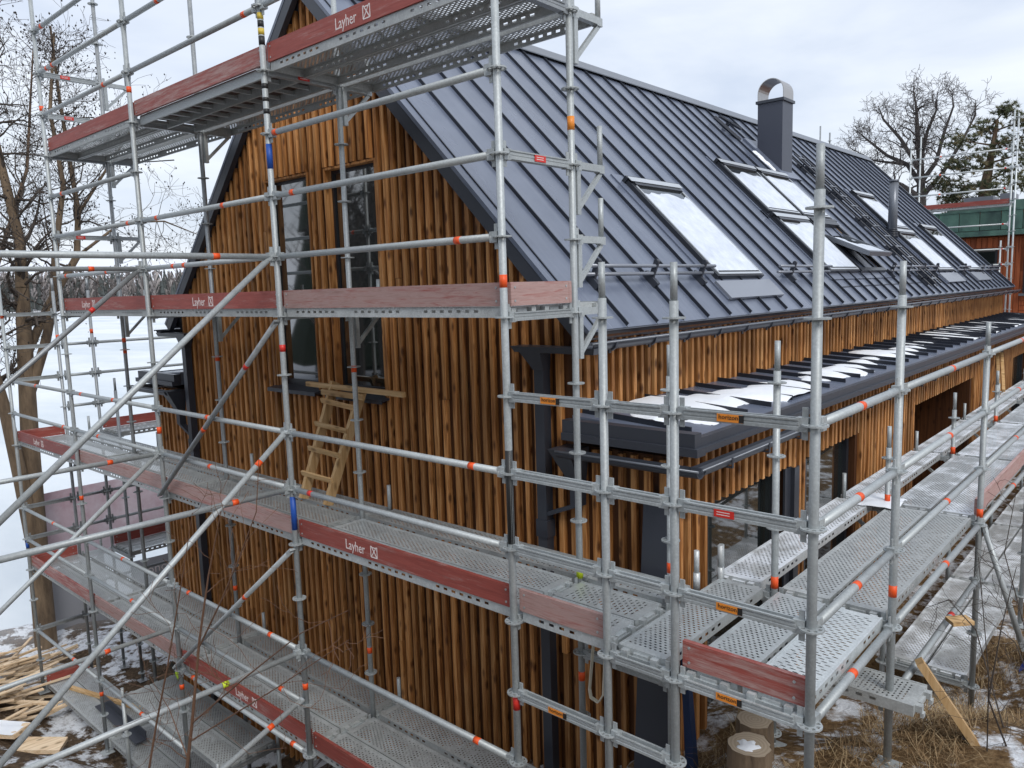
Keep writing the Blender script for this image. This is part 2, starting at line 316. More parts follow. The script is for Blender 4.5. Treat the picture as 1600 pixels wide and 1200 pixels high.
# ------------------------------------------------------------------ the house
RX, RZ, Q = -3.97, 3.49, math.sqrt(0.5)          # ridge position; 45 degree roof
Y0, Y1 = 1.32, 19.80                              # verges
house = thing('timber_house', 'long timber house with dark standing seam roof behind the scaffold', 'house', (RX, Y0, -6.3))
def hp(name, mb, *mats, parent=None, recalc=False):
    me = mb.mesh(name, *mats)
    if recalc: fixnormals(me)
    o = obj(name, me, parent or house)
    o.location = -Vector(house.location) if parent is None else (0, 0, 0)
    return o
def rp(s, y, h, left=False):                      # point on the roof: s down the slope, h above the sheet
    x = RX + (s + h) * Q if not left else RX - (s + h) * Q
    return (x, y, RZ - s * Q + h * Q)
def rbox(mb, s0, s1, y0, y1, h0, h1, left=False):
    p = [rp(s0, y0, h0, left), rp(s1, y0, h0, left), rp(s1, y1, h0, left), rp(s0, y1, h0, left), rp(s0, y0, h1, left), rp(s1, y0, h1, left), rp(s1, y1, h1, left), rp(s0, y1, h1, left)]
    if left: p = [p[1], p[0], p[3], p[2], p[5], p[4], p[7], p[6]]
    return mb.hexa(p)
SE = 5.18                                         # slope length to the eave
# roof slabs
mb = MB(); rbox(mb, 0.02, SE - .03, Y0 + .11, Y1 - .08, -.16, -.012); rbox(mb, 0.02, SE - .03, Y0 + .11, Y1 - .08, -.16, -.012, True)
roof = hp('roof', mb, M_TRIM)
seams = [Y0 + .07] + [1.87 + .477 * i for i in range(38)] + [Y1 - .07]
for i in range(len(seams) - 1):
    mb = MB(); rbox(mb, 0.0, SE, seams[i] + .006, seams[i + 1] - .006, -.010 + random.uniform(0, .003), 0)
    hp('roof_panel', mb, M_ROOF, parent=roof)
for i, y in enumerate(seams):
    mb = MB(); rbox(mb, 0.03, SE - .015, y - .006, y + .006, -.01, .032); hp('seam', mb, M_SEAM, parent=roof)
mb = MB()
for i in range(len(seams) - 1): rbox(mb, 0, SE, seams[i] + .006, seams[i + 1] - .006, -.01, 0, True)
hp('lake_side_sheeting', mb, M_ROOF, parent=roof)
mb = MB()
for a, b in ((7.62, 12.0), (13.6, 15.6), (16.3, 17.0)): rbox(mb, 4.86, 4.874, a, b, .0, .008)
hp('cross_seam', mb, M_SEAM, parent=roof)
mb = MB(); mb.prism([(-.16, -.10), (0, .055), (.16, -.10), (.16, -.115), (0, .04), (-.16, -.115)], lambda u, v, t: (RX + u, t, RZ + v + .012), Y0 - .01, Y1 + .01)
hp('ridge_cap', mb, M_GREYT, parent=roof)
for y0, y1 in ((Y0 - .035, Y0 + .03), (Y1 - .03, Y1 + .035)):         # verge fascias, front and back
    for left in (False, True):
        mb = MB(); rbox(mb, -.0, SE + .02, y0, y1, -.135, -.018, left); hp('verge_fascia', mb, M_TRIM, parent=roof)
        mb = MB(); rbox(mb, 0, SE + .02, y0 - .004, y1 + .03, -.014, .022, left); hp('verge_trim', mb, M_ROOF, parent=roof)
mb = MB(); rbox(mb, SE - .02, SE + .015, Y0, Y1, -.09, -.004); hp('eave_trim', mb, M_TRIM, parent=roof)
mb = MB(); rbox(mb, SE - .02, SE + .015, Y0, Y1, -.09, -.004, True); hp('eave_trim', mb, M_TRIM, parent=roof)
# ---- walls
WY = 1.425                                        # face of the boarding behind the battens, gable end
WL, WR = RX - 3.42, RX + 3.42
AL, AR = RX * 2 - .385, .385                      # annex walls
WB = -6.5
WIN = [(-4.98, -4.10, -.90, 1.50), (-3.80, -2.92, -.90, 1.50)]
def rz(x): return RZ - abs(x - RX) - .23
mb = MB()
def slab(x0, x1, zb):                             # column up to the roof
    pts = [(x0, zb), (x1, zb), (x1, rz(x1))]
    if x0 < RX < x1: pts.append((RX, rz(RX)))
    pts.append((x0, rz(x0))); mb.prism(pts, lambda u, v, t: (u, t, v), WY, WY + .22)
slab(WL, WIN[0][0], WB); slab(WIN[0][1], WIN[1][0], WB); slab(WIN[1][1], WR, WB)
for a, b, zb, zt in WIN: slab(a, b, zt); mb.box(a, b, WY, WY + .22, WB, zb)
mb.box(WR + .001, AR, WY, WY + .2, WB, -1.12); mb.box(AL, WL - .001, WY, WY + .2, WB, -1.12)
gable = hp('gable_wall', mb, M_CLADB, recalc=True)
def batten_mesh():
    w2, d, c = .024, .046, .004
    pr = [(-w2, 0), (-w2, -d + c), (-w2 + c, -d), (w2 - c, -d), (w2, -d + c), (w2, 0)]
    m_ = MB().prism(pr, lambda u, v, t: (u, v, t), 0, 1).mesh('batten', M_CLAD); return fixnormals(m_)
BAT = batten_mesh()
def batten(parent, x, y, z0, z1, rotz=0, wide=1.0, name='batten'):
    p = Vector((x, y, z0)) - Vector(house.location) if parent is None else (x, y, z0)
    return obj(name, BAT, parent, p, (0, 0, rotz), (wide, random.uniform(.9, 1.12), z1 - z0))
x = AL + .04
while x < AR - .02:
    inn = WL <= x <= WR
    top = min(RZ - abs(x - RX) - .10, 3.36) if inn else -1.13
    segs = [(WB, top)]
    for a, b, zb, zt in WIN:
        if a - .02 < x < b + .02: segs = [(WB, zb - .06), (zt + .01, top)]
    for a, b in segs:
        if b - a > 3 and random.random() < .45:
            j = random.uniform(a + 1.6, b - .8); w3 = random.uniform(.9, 1.2); batten(gable, x + random.uniform(-.006, .006), WY, a, j, 0, w3); batten(gable, x + random.uniform(-.006, .006), WY, j + .004, b - .005, 0, w3 * random.uniform(.95, 1.05))
        elif b - a > .05: batten(gable, x + random.uniform(-.006, .006), WY, a, b + random.uniform(-.012, .0), 0, random.uniform(.85, 1.25))
    x += random.choice((.112, .12, .122, .128, .135))
# windows in the gable
for a, b, zb, zt in WIN:
    wr = obj('gable_window', MB().box(a, b, WY + .10, WY + .14, zb, zt).mesh('window_back', M_TRIM), house, -Vector(house.location))
    mb = MB(); fw = .055
    for bx in ((a, a + fw, zb, zt), (b - fw, b, zb, zt), (a + fw, b - fw, zt - fw, zt), (a + fw, b - fw, zb, zb + fw + .03)): mb.box(bx[0], bx[1], WY + .045, WY + .095, bx[2], bx[3])
    obj('frame', mb.mesh('window_frame', M_FRAME), wr)
    obj('pane', MB().box(a + fw, b - fw, WY + .065, WY + .08, zb + fw + .03, zt - fw).mesh('pane', M_GLASS), wr)
    mb = MB()
    mb.box(a - .001, a + .022, WY - .045, WY + .044, zb, zt); mb.box(b - .022, b + .001, WY - .045, WY + .044, zb, zt); mb.box(a + .022, b - .022, WY - .04, WY + .044, zt - .022, zt + .001)
    obj('reveal', mb.mesh('reveal', M_CLAD), wr)
    mb = MB().hexa([(a - .05, WY - .15, zb - .035), (b + .05, WY - .15, zb - .035), (b + .05, WY + .044, zb - .006), (a - .05, WY + .044, zb - .006), (a - .05, WY - .15, zb - .012), (b + .05, WY - .15, zb - .012), (b + .05, WY + .044, zb + .016), (a - .05, WY + .044, zb + .016)])
    mb.box(a - .05, b + .05, WY - .153, WY - .145, zb - .055, zb - .012); obj('sill', mb.mesh('sill', M_TRIM), wr)
# upper side wall above the annex
CX = -.545
mb = MB().box(CX - .2, CX, WY + .221, Y1 - .1, -1.0, -.2); mb.box(2 * RX - CX, 2 * RX - CX + .2, WY + .221, Y1 - .1, -6.4, -.2)
cler = hp('upper_side_wall', mb, M_CLADB)
y = WY + .03; nb = 0; far = []
while y < Y1 - .12:
    if nb < 105: batten(cler, CX, y, -.87, -.215, math.pi / 2, random.uniform(.85, 1.15))
    else: far.append((CX, y, -.87, -.215))
    y += random.choice((.114, .12, .124)); nb += 1
def joined_battens(name, lst, parent):
    mb = MB()
    for fx, fy, a, b in lst: mb.box(fx + .0005, fx + .045, fy - .025, fy + .025, a, b)
    o = hp(name, mb, M_CLAD, parent=parent); o['kind'] = 'stuff'; return o
joined_battens('far_battens', far, cler)
# annex side wall with openings
OPEN = [(1.95, 3.50, 'glass'), (3.98, 5.53, 'glass'), (7.96, 11.5, 'porch'), (15.4, 17.3, 'glass')]
HZ = -1.56
mb = MB(); mb.box(AR - .2, AR, WY + .201, Y1 - .1, HZ, -1.0)
yy = WY + .201
for a, b, k in OPEN: mb.box(AR - .2, AR, yy, a, -5, HZ - .0005); yy = b
mb.box(AR - .2, AR, yy, Y1 - .1, -5, HZ - .0005)
mb.box(AL, AL + .2, WY + .201, Y1 - .1, -6.4, -1.0)
mb.box(AR - 1.1, AR - 1.0, 7.8, 11.7, -5, -1.1); mb.box(AR - 1.0, AR - .201, 7.76, 7.955, -5, -1.1); mb.box(AR - 1.0, AR - .201, 11.505, 11.7, -5, -1.1); mb.box(AR - 1.0, AR - .201, 7.96, 11.5, -1.52, -1.45)
annex = hp('annex_side_wall', mb, M_CLADB)
y = WY + .03; nb = 0; far = []
while y < Y1 - .12:
    zb = -5.0
    for a, b, k in OPEN:
        if a - .03 < y < b + .03: zb = HZ - .03
    if nb < 100: batten(annex, AR, y, zb, -1.13, math.pi / 2, random.uniform(.85, 1.15))
    else: far.append((AR, y, zb, -1.13))
    y += random.choice((.118, .124, .13)); nb += 1
joined_battens('far_battens', far, annex)
for i in range(12):
    m_ = MB().box(AR - .99, AR - .90, 8.1 + i * .3, 8.22 + i * .3, -5, -1.53); hp('porch_post', m_, M_CLAD, parent=annex)
def side_window(a, b):
    o = obj('side_window', MB().box(AR - .19, AR - .15, a, b, -4.9, HZ).mesh('window_back', M_TRIM), house, -Vector(house.location))
    mb = MB(); fw = .07
    for c in ((a, a + fw, -4.9, HZ), (b - fw, b, -4.9, HZ), (a + fw, b - fw, HZ - fw, HZ)): mb.box(AR - .149, AR - .07, c[0], c[1], c[2], c[3])
    obj('frame', mb.mesh('window_frame', M_FRAME), o); obj('pane', MB().box(AR - .13, AR - .115, a + fw, b - fw, -4.9, HZ - fw).mesh('pane', M_GLASS), o)
for a, b, k in OPEN:
    if k == 'glass': side_window(a, b)
mb = MB(); mb.box(AR, AR + .02, 3.47, 4.01, -5, HZ - .05); mb.box(AR + .02, AR + .06, 3.6, 3.72, -5, HZ - .06); hp('window_post', mb, M_TRIM)
# annex roofs (right and mirrored left)
def mir(x): return 2 * RX - x
def annex_roof(left):
    def X(x): return mir(x) if left else x
    def bx(mb, x0, x1, *r):
        a, b = sorted((X(x0), X(x1))); return mb.box(a, b, *r)
    def zt(x): return -.86 - (x + .5) * .065
    mb = MB()
    p = [(-.5, zt(-.5)), (.60, zt(.60)), (.60, -1.04), (-.5, -1.04)]
    mb.prism(p, lambda u, v, t: (X(u), t, v), 1.335, Y1 - .02)
    ar = hp('annex_roof', mb, M_ROOF, recalc=True)
    ys_ = [1.47 + .477 * i for i in range(39)]
    for y in ys_:
        mb = MB().prism([(-.49, zt(-.49)), (.50, zt(.50)), (.50, zt(.50) + .042), (-.49, zt(-.49) + .042)], lambda u, v, t: (X(u), t, v), y - .008, y + .008)
        if not left: hp('seam', mb, M_SEAM, parent=ar, recalc=True)
    mb = MB(); bx(mb, -.53, .655, 1.235, 1.333, -.985, -.885); bx(mb, -.52, .69, 1.205, 1.333, -1.045, -.9855); hp('front_parapet', mb, M_TRIM, parent=ar)
    mb = MB(); bx(mb, .601, .655, 1.334, Y1, -.985, zt(.6) + .010); bx(mb, .601, .69, 1.334, Y1, -1.03, -.9855); hp('eave_fascia', mb, M_TRIM, parent=ar)
    # half-round gutter round the corner
    prof = [(math.cos(t) * .062, math.sin(t) * .062) for t in [math.pi + math.pi * i / 8 for i in range(9)]] + [(math.cos(t) * .055, math.sin(t) * .055) for t in [2 * math.pi - math.pi * i / 8 for i in range(9)]]
    gx, gz = .70, -1.115
    mb = MB().prism(prof, lambda u, v, t: (X(gx + u), t, gz + v), 1.20, Y1 + .05)
    mb.prism(prof, lambda u, v, t: (X(t), 1.155 + u, gz + v), -.50, .745); gu = hp('gutter', mb, M_TRIM, recalc=True)
    mb = MB(); mb.tube((X(.757), 1.15, gz), (X(.757), Y1 + .05, gz), .009, n=6); mb.tube((X(-.5), 1.095, gz), (X(.757), 1.095, gz), .009, n=6); hp('gutter_bead', mb, M_GREYT, parent=gu)
    for i in range(28):
        y = 1.6 + i * .65; mb = MB(); bx(mb, .63, .77, y - .012, y + .012, gz - .068, gz - .058); bx(mb, .762, .77, y - .012, y + .012, gz - .058, gz + .01); hp('bracket', mb, M_TRIM, parent=gu)
    # hopper and offset pipe on the gable face
    mb = MB(); x0, x1 = -.58, -.36
    def quad(xa, xb, ya, yb, z): return [(X(xa), ya, z), (X(xb), ya, z), (X(xb), yb, z), (X(xa), yb, z)]
    mb.hexa(quad(-.50, -.40, 1.28, 1.37, -1.42) + quad(x0, x1, 1.10, 1.37, -1.11)); mb.hexa(quad(-.50, -.40, 1.281, 1.369, -1.60) + quad(-.50, -.40, 1.281, 1.369, -1.4205))
    mb.hexa(quad(-.84, -.75, 1.282, 1.368, -1.74) + quad(-.50, -.41, 1.282, 1.368, -1.6005)); hp('hopper', mb, M_TRIM, recalc=True)
annex_roof(False); annex_roof(True)
# main gutter with corner return, hopper and downpipe
def main_gutter(left):
    def X(x): return mir(x) if left else x
    prof = [(math.cos(t) * .065, math.sin(t) * .065) for t in [math.pi + math.pi * i / 8 for i in range(9)]] + [(math.cos(t) * .058, math.sin(t) * .058) for t in [2 * math.pi - math.pi * i / 8 for i in range(9)]]
    gx, gz = -.24, -.265
    mb = MB().prism(prof, lambda u, v, t: (X(gx + u), t, gz + v), 1.20, Y1 + .1); gu = hp('gutter', mb, M_TRIM, recalc=True)
    mb = MB().tube((X(gx + .065), 1.17, gz), (X(gx + .065), Y1 + .1, gz), .010, n=6); hp('gutter_bead', mb, M_GREYT, parent=gu)
    for i in range(31):
        y = 1.5 + i * .6; mb = MB()
        for k in range(5):
            t = math.pi + math.pi * (k + .5) / 5; px, pz = math.cos(t) * .071, math.sin(t) * .071
            mb.bar((X(gx + px), y - .014, gz + pz), (X(gx + px), y + .014, gz + pz), .012, .045, (-math.sin(t), 0, math.cos(t)) if abs(math.cos(t)) > .1 else (0, 0, 1))
        mb.bar((X(gx - .09), y - .012, gz + .02), (X(gx + .07), y - .012, gz + .02), .02, .006); hp('bracket', mb, M_TRIM, parent=gu)
    def quad(xa, xb, ya, yb, z): return [(X(xa), ya, z), (X(xb), ya, z), (X(xb), yb, z), (X(xa), yb, z)]
    mb = MB(); mb.hexa(quad(-1.0, -.19, 1.21, 1.36, -.35) + quad(-1.03, -.17, 1.19, 1.36, -.30)); mb.hexa(quad(-.85, -.745, 1.27, 1.365, -.50) + quad(-.95, -.73, 1.215, 1.359, -.3505))
    hp('rain_hopper', mb, M_TRIM, recalc=True)
    mb = MB(); mb.hexa(quad(-.848, -.748, 1.275, 1.365, -6.2) + quad(-.848, -.748, 1.275, 1.365, -.5005)); mb.hexa(quad(-.86, -.736, 1.266, 1.372, -1.93) + quad(-.86, -.736, 1.266, 1.372, -1.78))
    hp('downpipe', mb, M_TRIM, recalc=True)
main_gutter(False); main_gutter(True)
# eave soffit battens shadow gap
mb = MB().box(-.5, -.33, WY, Y1 - .1, -.235, -.215); hp('soffit', mb, M_CLADB)
# ---- chimney, vent pipe, ladder, snow guards, roof windows
cx0, cx1, cy0, cy1 = -3.05, -2.58, 10.5, 10.97
mb = MB().box(cx0, cx1, cy0, cy1, 1.8, 3.40); ch = hp('chimney', mb, M_CHIM)
mb = MB().box(cx0 - .03, cx1 + .03, cy0 - .03, cy1 + .03, 3.401, 3.45); hp('cap', mb, M_TRIM, parent=ch)
mb = MB(); prof = []
R1, cxm, zb = .245, (cx0 + cx1) / 2, 3.451
arc = [(-R1, 0)] + [(math.cos(t) * R1, .13 + math.sin(t) * R1) for t in [math.pi - math.pi * i / 16 for i in range(17)]] + [(R1, 0)]
inn = [((R1 - .012) * u / R1, (v if v < .13 else .13 + (v - .13) * (R1 - .012) / R1)) for u, v in arc]
for i in range(len(arc) - 1):
    mb.hexa([(cxm + arc[i][0], cy0 + .01, zb + arc[i][1]), (cxm + arc[i + 1][0], cy0 + .01, zb + arc[i + 1][1]), (cxm + arc[i + 1][0], cy1 - .01, zb + arc[i + 1][1]), (cxm + arc[i][0], cy1 - .01, zb + arc[i][1]),
             (cxm + inn[i][0], cy0 + .01, zb + inn[i][1]), (cxm + inn[i + 1][0], cy0 + .01, zb + inn[i + 1][1]), (cxm + inn[i + 1][0], cy1 - .01, zb + inn[i + 1][1]), (cxm + inn[i][0], cy1 - .01, zb + inn[i][1])])
hp('cowl', mb, M_STEEL, parent=ch, recalc=True)
mb = MB(); rbox(mb, 1.0, 2.12, 10.33, 11.12, .004, .04); hp('flashing', mb, M_ROOF, parent=ch)
mb = MB().tube((-1.52, 13.57, 1.0), (-1.52, 13.57, 2.08), .088, n=16); vp = hp('vent_pipe', mb, M_GREYT)
mb = MB()
for i in range(5): mb.tube((-1.52, 13.57, .98 + i * .035), (-1.52, 13.57, 1.012 + i * .035), .125 - i * .006, .105 - i * .006, 16)
hp('collar', mb, M_TRIM, parent=vp)
mb = MB().tube((-1.52, 13.57, 2.081), (-1.52, 13.57, 2.12), .10, n=16); hp('cap', mb, M_GREYT, parent=vp)
mb = MB()
for y in (12.02, 12.42): mb.path([rp(1.3, y, .13), rp(5.02, y, .13)], .016, 6); mb.path([rp(1.3, y, .05), rp(5.02, y, .05)], .012, 6)
rl = hp('roof_ladder', mb, M_TRIM)
for i in range(13):
    mb = MB().bar(rp(1.42 + i * .29, 12.02, .13), rp(1.42 + i * .29, 12.42, .13), .03, .02, (Q, 0, Q)); hp('rung', mb, M_GREYT, parent=rl)
for i in range(5):
    for y in (12.02, 12.42):
        mb = MB(); mb.bar(rp(1.6 + i * .8, y, .0), rp(1.6 + i * .8, y, .14), .05, .02); mb.bar(rp(1.5 + i * .8, y, .03), rp(1.75 + i * .8, y, .03), .05, .05, (Q, 0, Q)); hp('bracket', mb, M_TRIM, parent=rl)
for a, b in ((1.72, 4.02), (5.72, 7.5), (10.4, 13.45), (15.2, 16.25), (17.2, 19.75)):
    mb = MB()
    for s_, h_ in ((4.60, .155), (4.63, .085)): mb.tube(rp(s_, a, h_), rp(s_, b, h_), .017, n=8)
    sg = hp('snow_guard', mb, M_APRON)
    y = min(sm for sm in seams if sm > a + .05)
    while y < b:
        mb = MB(); mb.bar(rp(4.66, y, .0), rp(4.58, y, .19), .028, .05, (Q, 0, -Q)); mb.bar(rp(4.56, y, .03), rp(4.74, y, .03), .05, .06, (Q, 0, Q)); mb.tube(rp(4.58, y - .02, .19), rp(4.58, y + .02, .19), .026, n=8)
        hp('clamp', mb, M_TRIM, parent=sg); y += .954
mb = MB(); mb.bar(rp(.62, 9.6, .1), rp(1.1, 10.05, .02), .05, .05); mb.bar(rp(.75, 9.95, .0), rp(.75, 9.95, .16), .06, .06); mb.bar(rp(.62, 9.75, .14), rp(.9, 10.2, .14), .07, .03); hp('safety_bracket', mb, M_TRIM)
SNOW = []
def snow_sheet(name, label, fn, nu, nv, keep, mt=None):
    """thin snow with a ragged edge on a parametric surface fn(u, v, h)"""
    mb = MB(); idx = {}
    hgt = {}
    for j in range(nv + 1):
        for i in range(nu + 1): hgt[i, j] = keep(i / nu, j / nv)
    for j in range(nv):
        for i in range(nu):
            q = [(i, j), (i + 1, j), (i + 1, j + 1), (i, j + 1)]
            if max(hgt[k] for k in q) <= 0.0: continue
            for k in q:
                if k not in idx: idx[k] = len(mb.v); mb.v.append(tuple(fn(k[0] / nu, k[1] / nv, max(-.014, hgt[k]))))
            mb.f.append(tuple(idx[k] for k in q)); mb.mi.append(0); mb.sm.append(True)
    me = fixnormals(mb.mesh(name, mt or M_SNOW))
    return tag(obj(name, me), label, 'snow', kind='stuff')
def soft(f, hm):
    h = f * .12
    return hm * math.tanh(h / hm) if h > 0 else h * 1.5
def nz(u, v, sc, sd): return noise.fractal(Vector((u * sc, v * sc, sd)), 1.0, 2.0, 4)
def roof_window(y0, y1, s0, s1, snow=1.0, apron=True, label=None, seed=1, opened=False):
    o = obj('roof_window', None, house, -Vector(house.location))
    mb = MB(); rbox(mb, s0 - .16, s1 + (.30 if apron else .12), y0 - .12, y1 + .12, .002, .016); 
    obj('flashing', mb.mesh('flashing', M_ROOF), o)
    mb = MB(); k = .066
    rbox(mb, s0, s1, y0, y0 + .06, .0165, k); rbox(mb, s0, s1, y1 - .06, y1, .0165, k); rbox(mb, s0, s0 + .10, y0 + .06, y1 - .06, .0165, k + .020); rbox(mb, s1 - .07, s1, y0 + .06, y1 - .06, .0165, k)
    rbox(mb, s0 - .05, s0 - .001, y0 - .02, y1 + .02, .0165, k + .022)
    obj('frame', mb.mesh('roof_window_frame', M_FRAME), o)
    if not opened:
        mb = MB(); rbox(mb, s0 + .10, s1 - .07, y0 + .06, y1 - .06, .05, .062); obj('pane', mb.mesh('pane', M_GLASS), o)
        mb = MB(); rbox(mb, s0 + .11, s1 - .02, y0 + .045, y0 + .068, k + .001, k + .012); rbox(mb, s0 + .11, s1 - .02, y1 - .068, y1 - .045, k + .001, k + .012); rbox(mb, s1 - .05, s1 - .02, y0 + .068, y1 - .068, k + .001, k + .012); rbox(mb, s0 - .03, s0 + .05, y0 + .0, y1 - .0, k + .0225, k + .028)
        obj('edge_trim', mb.mesh('edge_trim', M_SILVER), o)
    else:                                              # sash swung out about its upper third
        mb = MB(); L = s1 - s0 - .2
        def sp(t, y, h):
            a = math.radians(21); p = .36 * L; d = t - p
            return rp(s0 + .12 + p + d * math.cos(a) + h * math.sin(a) * -1, y, .07 + d * math.sin(a) + h * math.cos(a))
        def sb(t0, t1, ya, yb, h0, h1): mb.hexa([sp(t0, ya, h0), sp(t1, ya, h0), sp(t1, yb, h0), sp(t0, yb, h0), sp(t0, ya, h1), sp(t1, ya, h1), sp(t1, yb, h1), sp(t0, yb, h1)])
        sb(0, L, y0 + .06, y0 + .12, -.03, .04); sb(0, L, y1 - .12, y1 - .06, -.03, .04); sb(0, .06, y0 + .12, y1 - .12, -.03, .04); sb(L - .06, L, y0 + .12, y1 - .12, -.03, .04)
        obj('sash', mb.mesh('sash', M_GREYT), o)
        mb = MB(); sb(.06, L - .06, y0 + .12, y1 - .12, .0, .012); obj('pane', mb.mesh('pane', M_GLASS), o)
        mb = MB(); rbox(mb, s0 + .1, s1 - .07, y0 + .06, y0 + .075, -.3, .0165); rbox(mb, s0 + .1, s1 - .07, y1 - .075, y1 - .06, -.3, .0165); rbox(mb, s1 - .085, s1 - .07, y0 + .075, y1 - .075, -.3, .0165); obj('lining', mb.mesh('lining', M_PINE), o)
        fn = lambda u, v, h: sp(.06 + (L - .12) * u, y0 + .12 + (y1 - y0 - .24) * v, .013 + h)
        snow_sheet('snow_patch', label, fn, 24, 18, lambda u, v: min(.012, (u - .52 - .35 * nz(u, v, 2, 8.0)) * .2), M_THIN)
    if not opened and snow > 0:
        def fn(u, v, h): return rp(s0 + .105 + (s1 - s0 - .18) * u, y0 + .062 + (y1 - y0 - .124) * v, .063 + h)
        snow_sheet('snow_patch', label, fn, 28, 18, lambda u, v: min(.012, (u - (1 - snow) * .9 - .03 + .10 * nz(v, u * .5, 1.6, seed)) * .25), M_THIN)
    if apron:
        mb = MB(); rbox(mb, s1 + .05, s1 + .31, y0 - .10, y1 + .10, .017, .045); obj('apron', mb.mesh('apron', M_APRON), o)
    return o
roof_window(4.14, 5.32, 3.05, 4.66, .97, True, 'snow lying on the roof window nearest the gable', 1.0)
roof_window(7.66, 8.94, 2.14, 3.30, .9, False, 'snow on the upper near pane of the four-pane roof window group', 2.0)
roof_window(9.02, 10.28, 2.14, 3.30, .95, False, 'snow on the upper pane just below the chimney', 3.0)
roof_window(7.66, 8.94, 3.40, 4.60, 1.0, False, 'snow on the lower pane left of the open roof window', 4.0)
roof_window(9.02, 10.28, 3.40, 4.60, 1.0, False, 'snow sliding off the roof window that stands open', 5.0, True)
roof_window(13.72, 15.0, 2.20, 3.32, .95, False, 'snow on the upper roof window behind the vent pipe', 6.0)
roof_window(13.72, 15.0, 3.42, 4.62, .92, True, 'snow on the lower roof window right of the roof ladder', 7.0)
roof_window(16.5, 17.75, 3.12, 4.62, .9, True, 'snow on the farthest roof window near the far verge', 8.0)
# snow on the annex roof
def anx(u, v, h): 
    x = -.42 + u * .92; return (x, 1.6 + v * 9.4, -.86 - (x + .5) * .065 + .004 + h)
snow_sheet('snow_patch', 'white snow lying between the seams of the low annex roof', anx, 56, 420, lambda u, v: soft((nz(u * 1.0, v * 9.4, .75, 12.3) * .70 + .0 + .62 * (.5 - abs(u - .56) * 1.6) - 5 * max(0, .045 - v) - .9 * max(0, v - .5)) * 1.4, .043))
snow_sheet('snow_patch', 'thin far snow at the distant end of the low annex roof', lambda u, v, h: anx(u, 1.02 + v * .9, h), 20, 120, lambda u, v: soft(nz(u * 1.0, v * 8, 1.0, 42.3) * .6 - .06 + .25 * (1 - abs(u - .5) * 2), .02))
snow_sheet('snow_patch', 'small lump of snow beside the foot of the chimney', lambda u, v, h: rp(1.35 + u * .6, 10.16 + v * .2, .002 + h), 16, 8, lambda u, v: min(.03, (nz(u * 2, v * 2, 2.2, 3.3) * .5 + .25 - abs(v - .5) * .5 - abs(u - .5) * .5) * .15))

# ------------------------------------------------------------------ scaffold kit
TR = .0242
def m_rosette():
    mb = MB(); n = 8; ro, ri = .0615, .0235; z0, z1 = -.0045, .0045
    def P(r, t, z): return (math.cos(t) * r, math.sin(t) * r, z)
    for i in range(n):
        a = 2 * math.pi * i / n; da = 2 * math.pi / n
        hw = .30 if i % 2 == 0 else .24
        t0, t1, ta, tb = a - da / 2, a + da / 2, a - da * hw, a + da * hw
        r1, r2 = .034, .052
        ring = [(ri, t0), (ri, t1), (ro, t1), (ro, a), (ro, t0)]; hole = [(r1, ta), (r1, tb), (r2, tb), (r2, ta)]
        for z, fl in ((z1, False), (z0, True)):
            pts = [P(r, t, z) for r, t in ring] + [P(r, t, z) for r, t in hole]
            fs = [(0, 1, 6, 5), (1, 2, 7, 6), (2, 3, 7), (3, 8, 7), (3, 4, 8), (4, 0, 5, 8)]
            mb.poly(pts, [tuple(reversed(q)) if not fl else q for q in fs])
        pts = [P(r, t, z) for z in (z0, z1) for r, t in ring[2:]]; mb.poly(pts, [(0, 1, 4, 3), (1, 2, 5, 4)])
        pts = [P(r, t, z) for z in (z0, z1) for r, t in hole]; mb.poly(pts, [(0, 1, 5, 4), (1, 2, 6, 5), (2, 3, 7, 6), (3, 0, 4, 7)])
    return fixnormals(mb.mesh('rosette', M_GALV))
ROS = m_rosette()
def m_tape(mt, L, r): return cached(('tape', mt.name, L, r), lambda: MB().tube((0, 0, 0), (0, 0, L), r, n=12).mesh('tape', mt))
def standard(root, x, y, z0, z1, tapes=(), kmin=-99, kmax=99, spig=True, mt=None, base=False, ros=True):
    mt = mt or M_GALV
    mb = MB(); h = z1 - z0
    if spig: mb.tube((0, 0, 0), (0, 0, h - .2), TR, n=14); mb.tube((0, 0, h - .2), (0, 0, h), .0192, n=12)
    else: mb.tube((0, 0, 0), (0, 0, h), TR, n=14)
    if base: mb.tube((0, 0, -.03), (0, 0, .0), .022, n=10); mb.box(-.075, .075, -.075, .075, -.036, -.03)
    o = obj('standard', mb.mesh('standard', mt), root, W(root, x, y, z0))
    k = max(math.ceil(z0 / .5 + .05), kmin)
    while ros and k <= min(math.floor((z1 - (.2 if spig else .02)) / .5), kmax):
        obj('rosette', ROS, o, (0, 0, k * .5 - z0), (0, 0, random.choice((0, .4)))); k += 1
    for z, L, m_ in tapes: obj('tape', m_tape(m_, L, .0252), o, (0, 0, z - z0))
    return o
def head(mb, x, sgn):
    """wedge head gripping the rosette, at x = standard axis, ledger going in +sgn x"""
    x0, x1 = x + sgn * .028, x + sgn * .085
    a, b = min(x0, x1), max(x0, x1)
    mb.hexa([(a, -.018 if sgn > 0 else -.024, -.034), (b, -.024 if sgn > 0 else -.018, -.034), (b, .024 if sgn > 0 else .018, -.034), (a, .018 if sgn > 0 else .024, -.034),
             (a, -.018 if sgn > 0 else -.024, .034), (b, -.024 if sgn > 0 else -.018, .034), (b, .024 if sgn > 0 else .018, .034), (a, .018 if sgn > 0 else .024, .034)])
    xw = x + sgn * .047; mb.box(xw - .014, xw + .014, -.004, .004, -.075, .082)
def m_ledger(L, mt):
    mb = MB(); mb.tube((.07, 0, 0), (L - .07, 0, 0), TR, n=14); head(mb, 0, 1); head(mb, L, -1); return mb.mesh('ledger', mt)
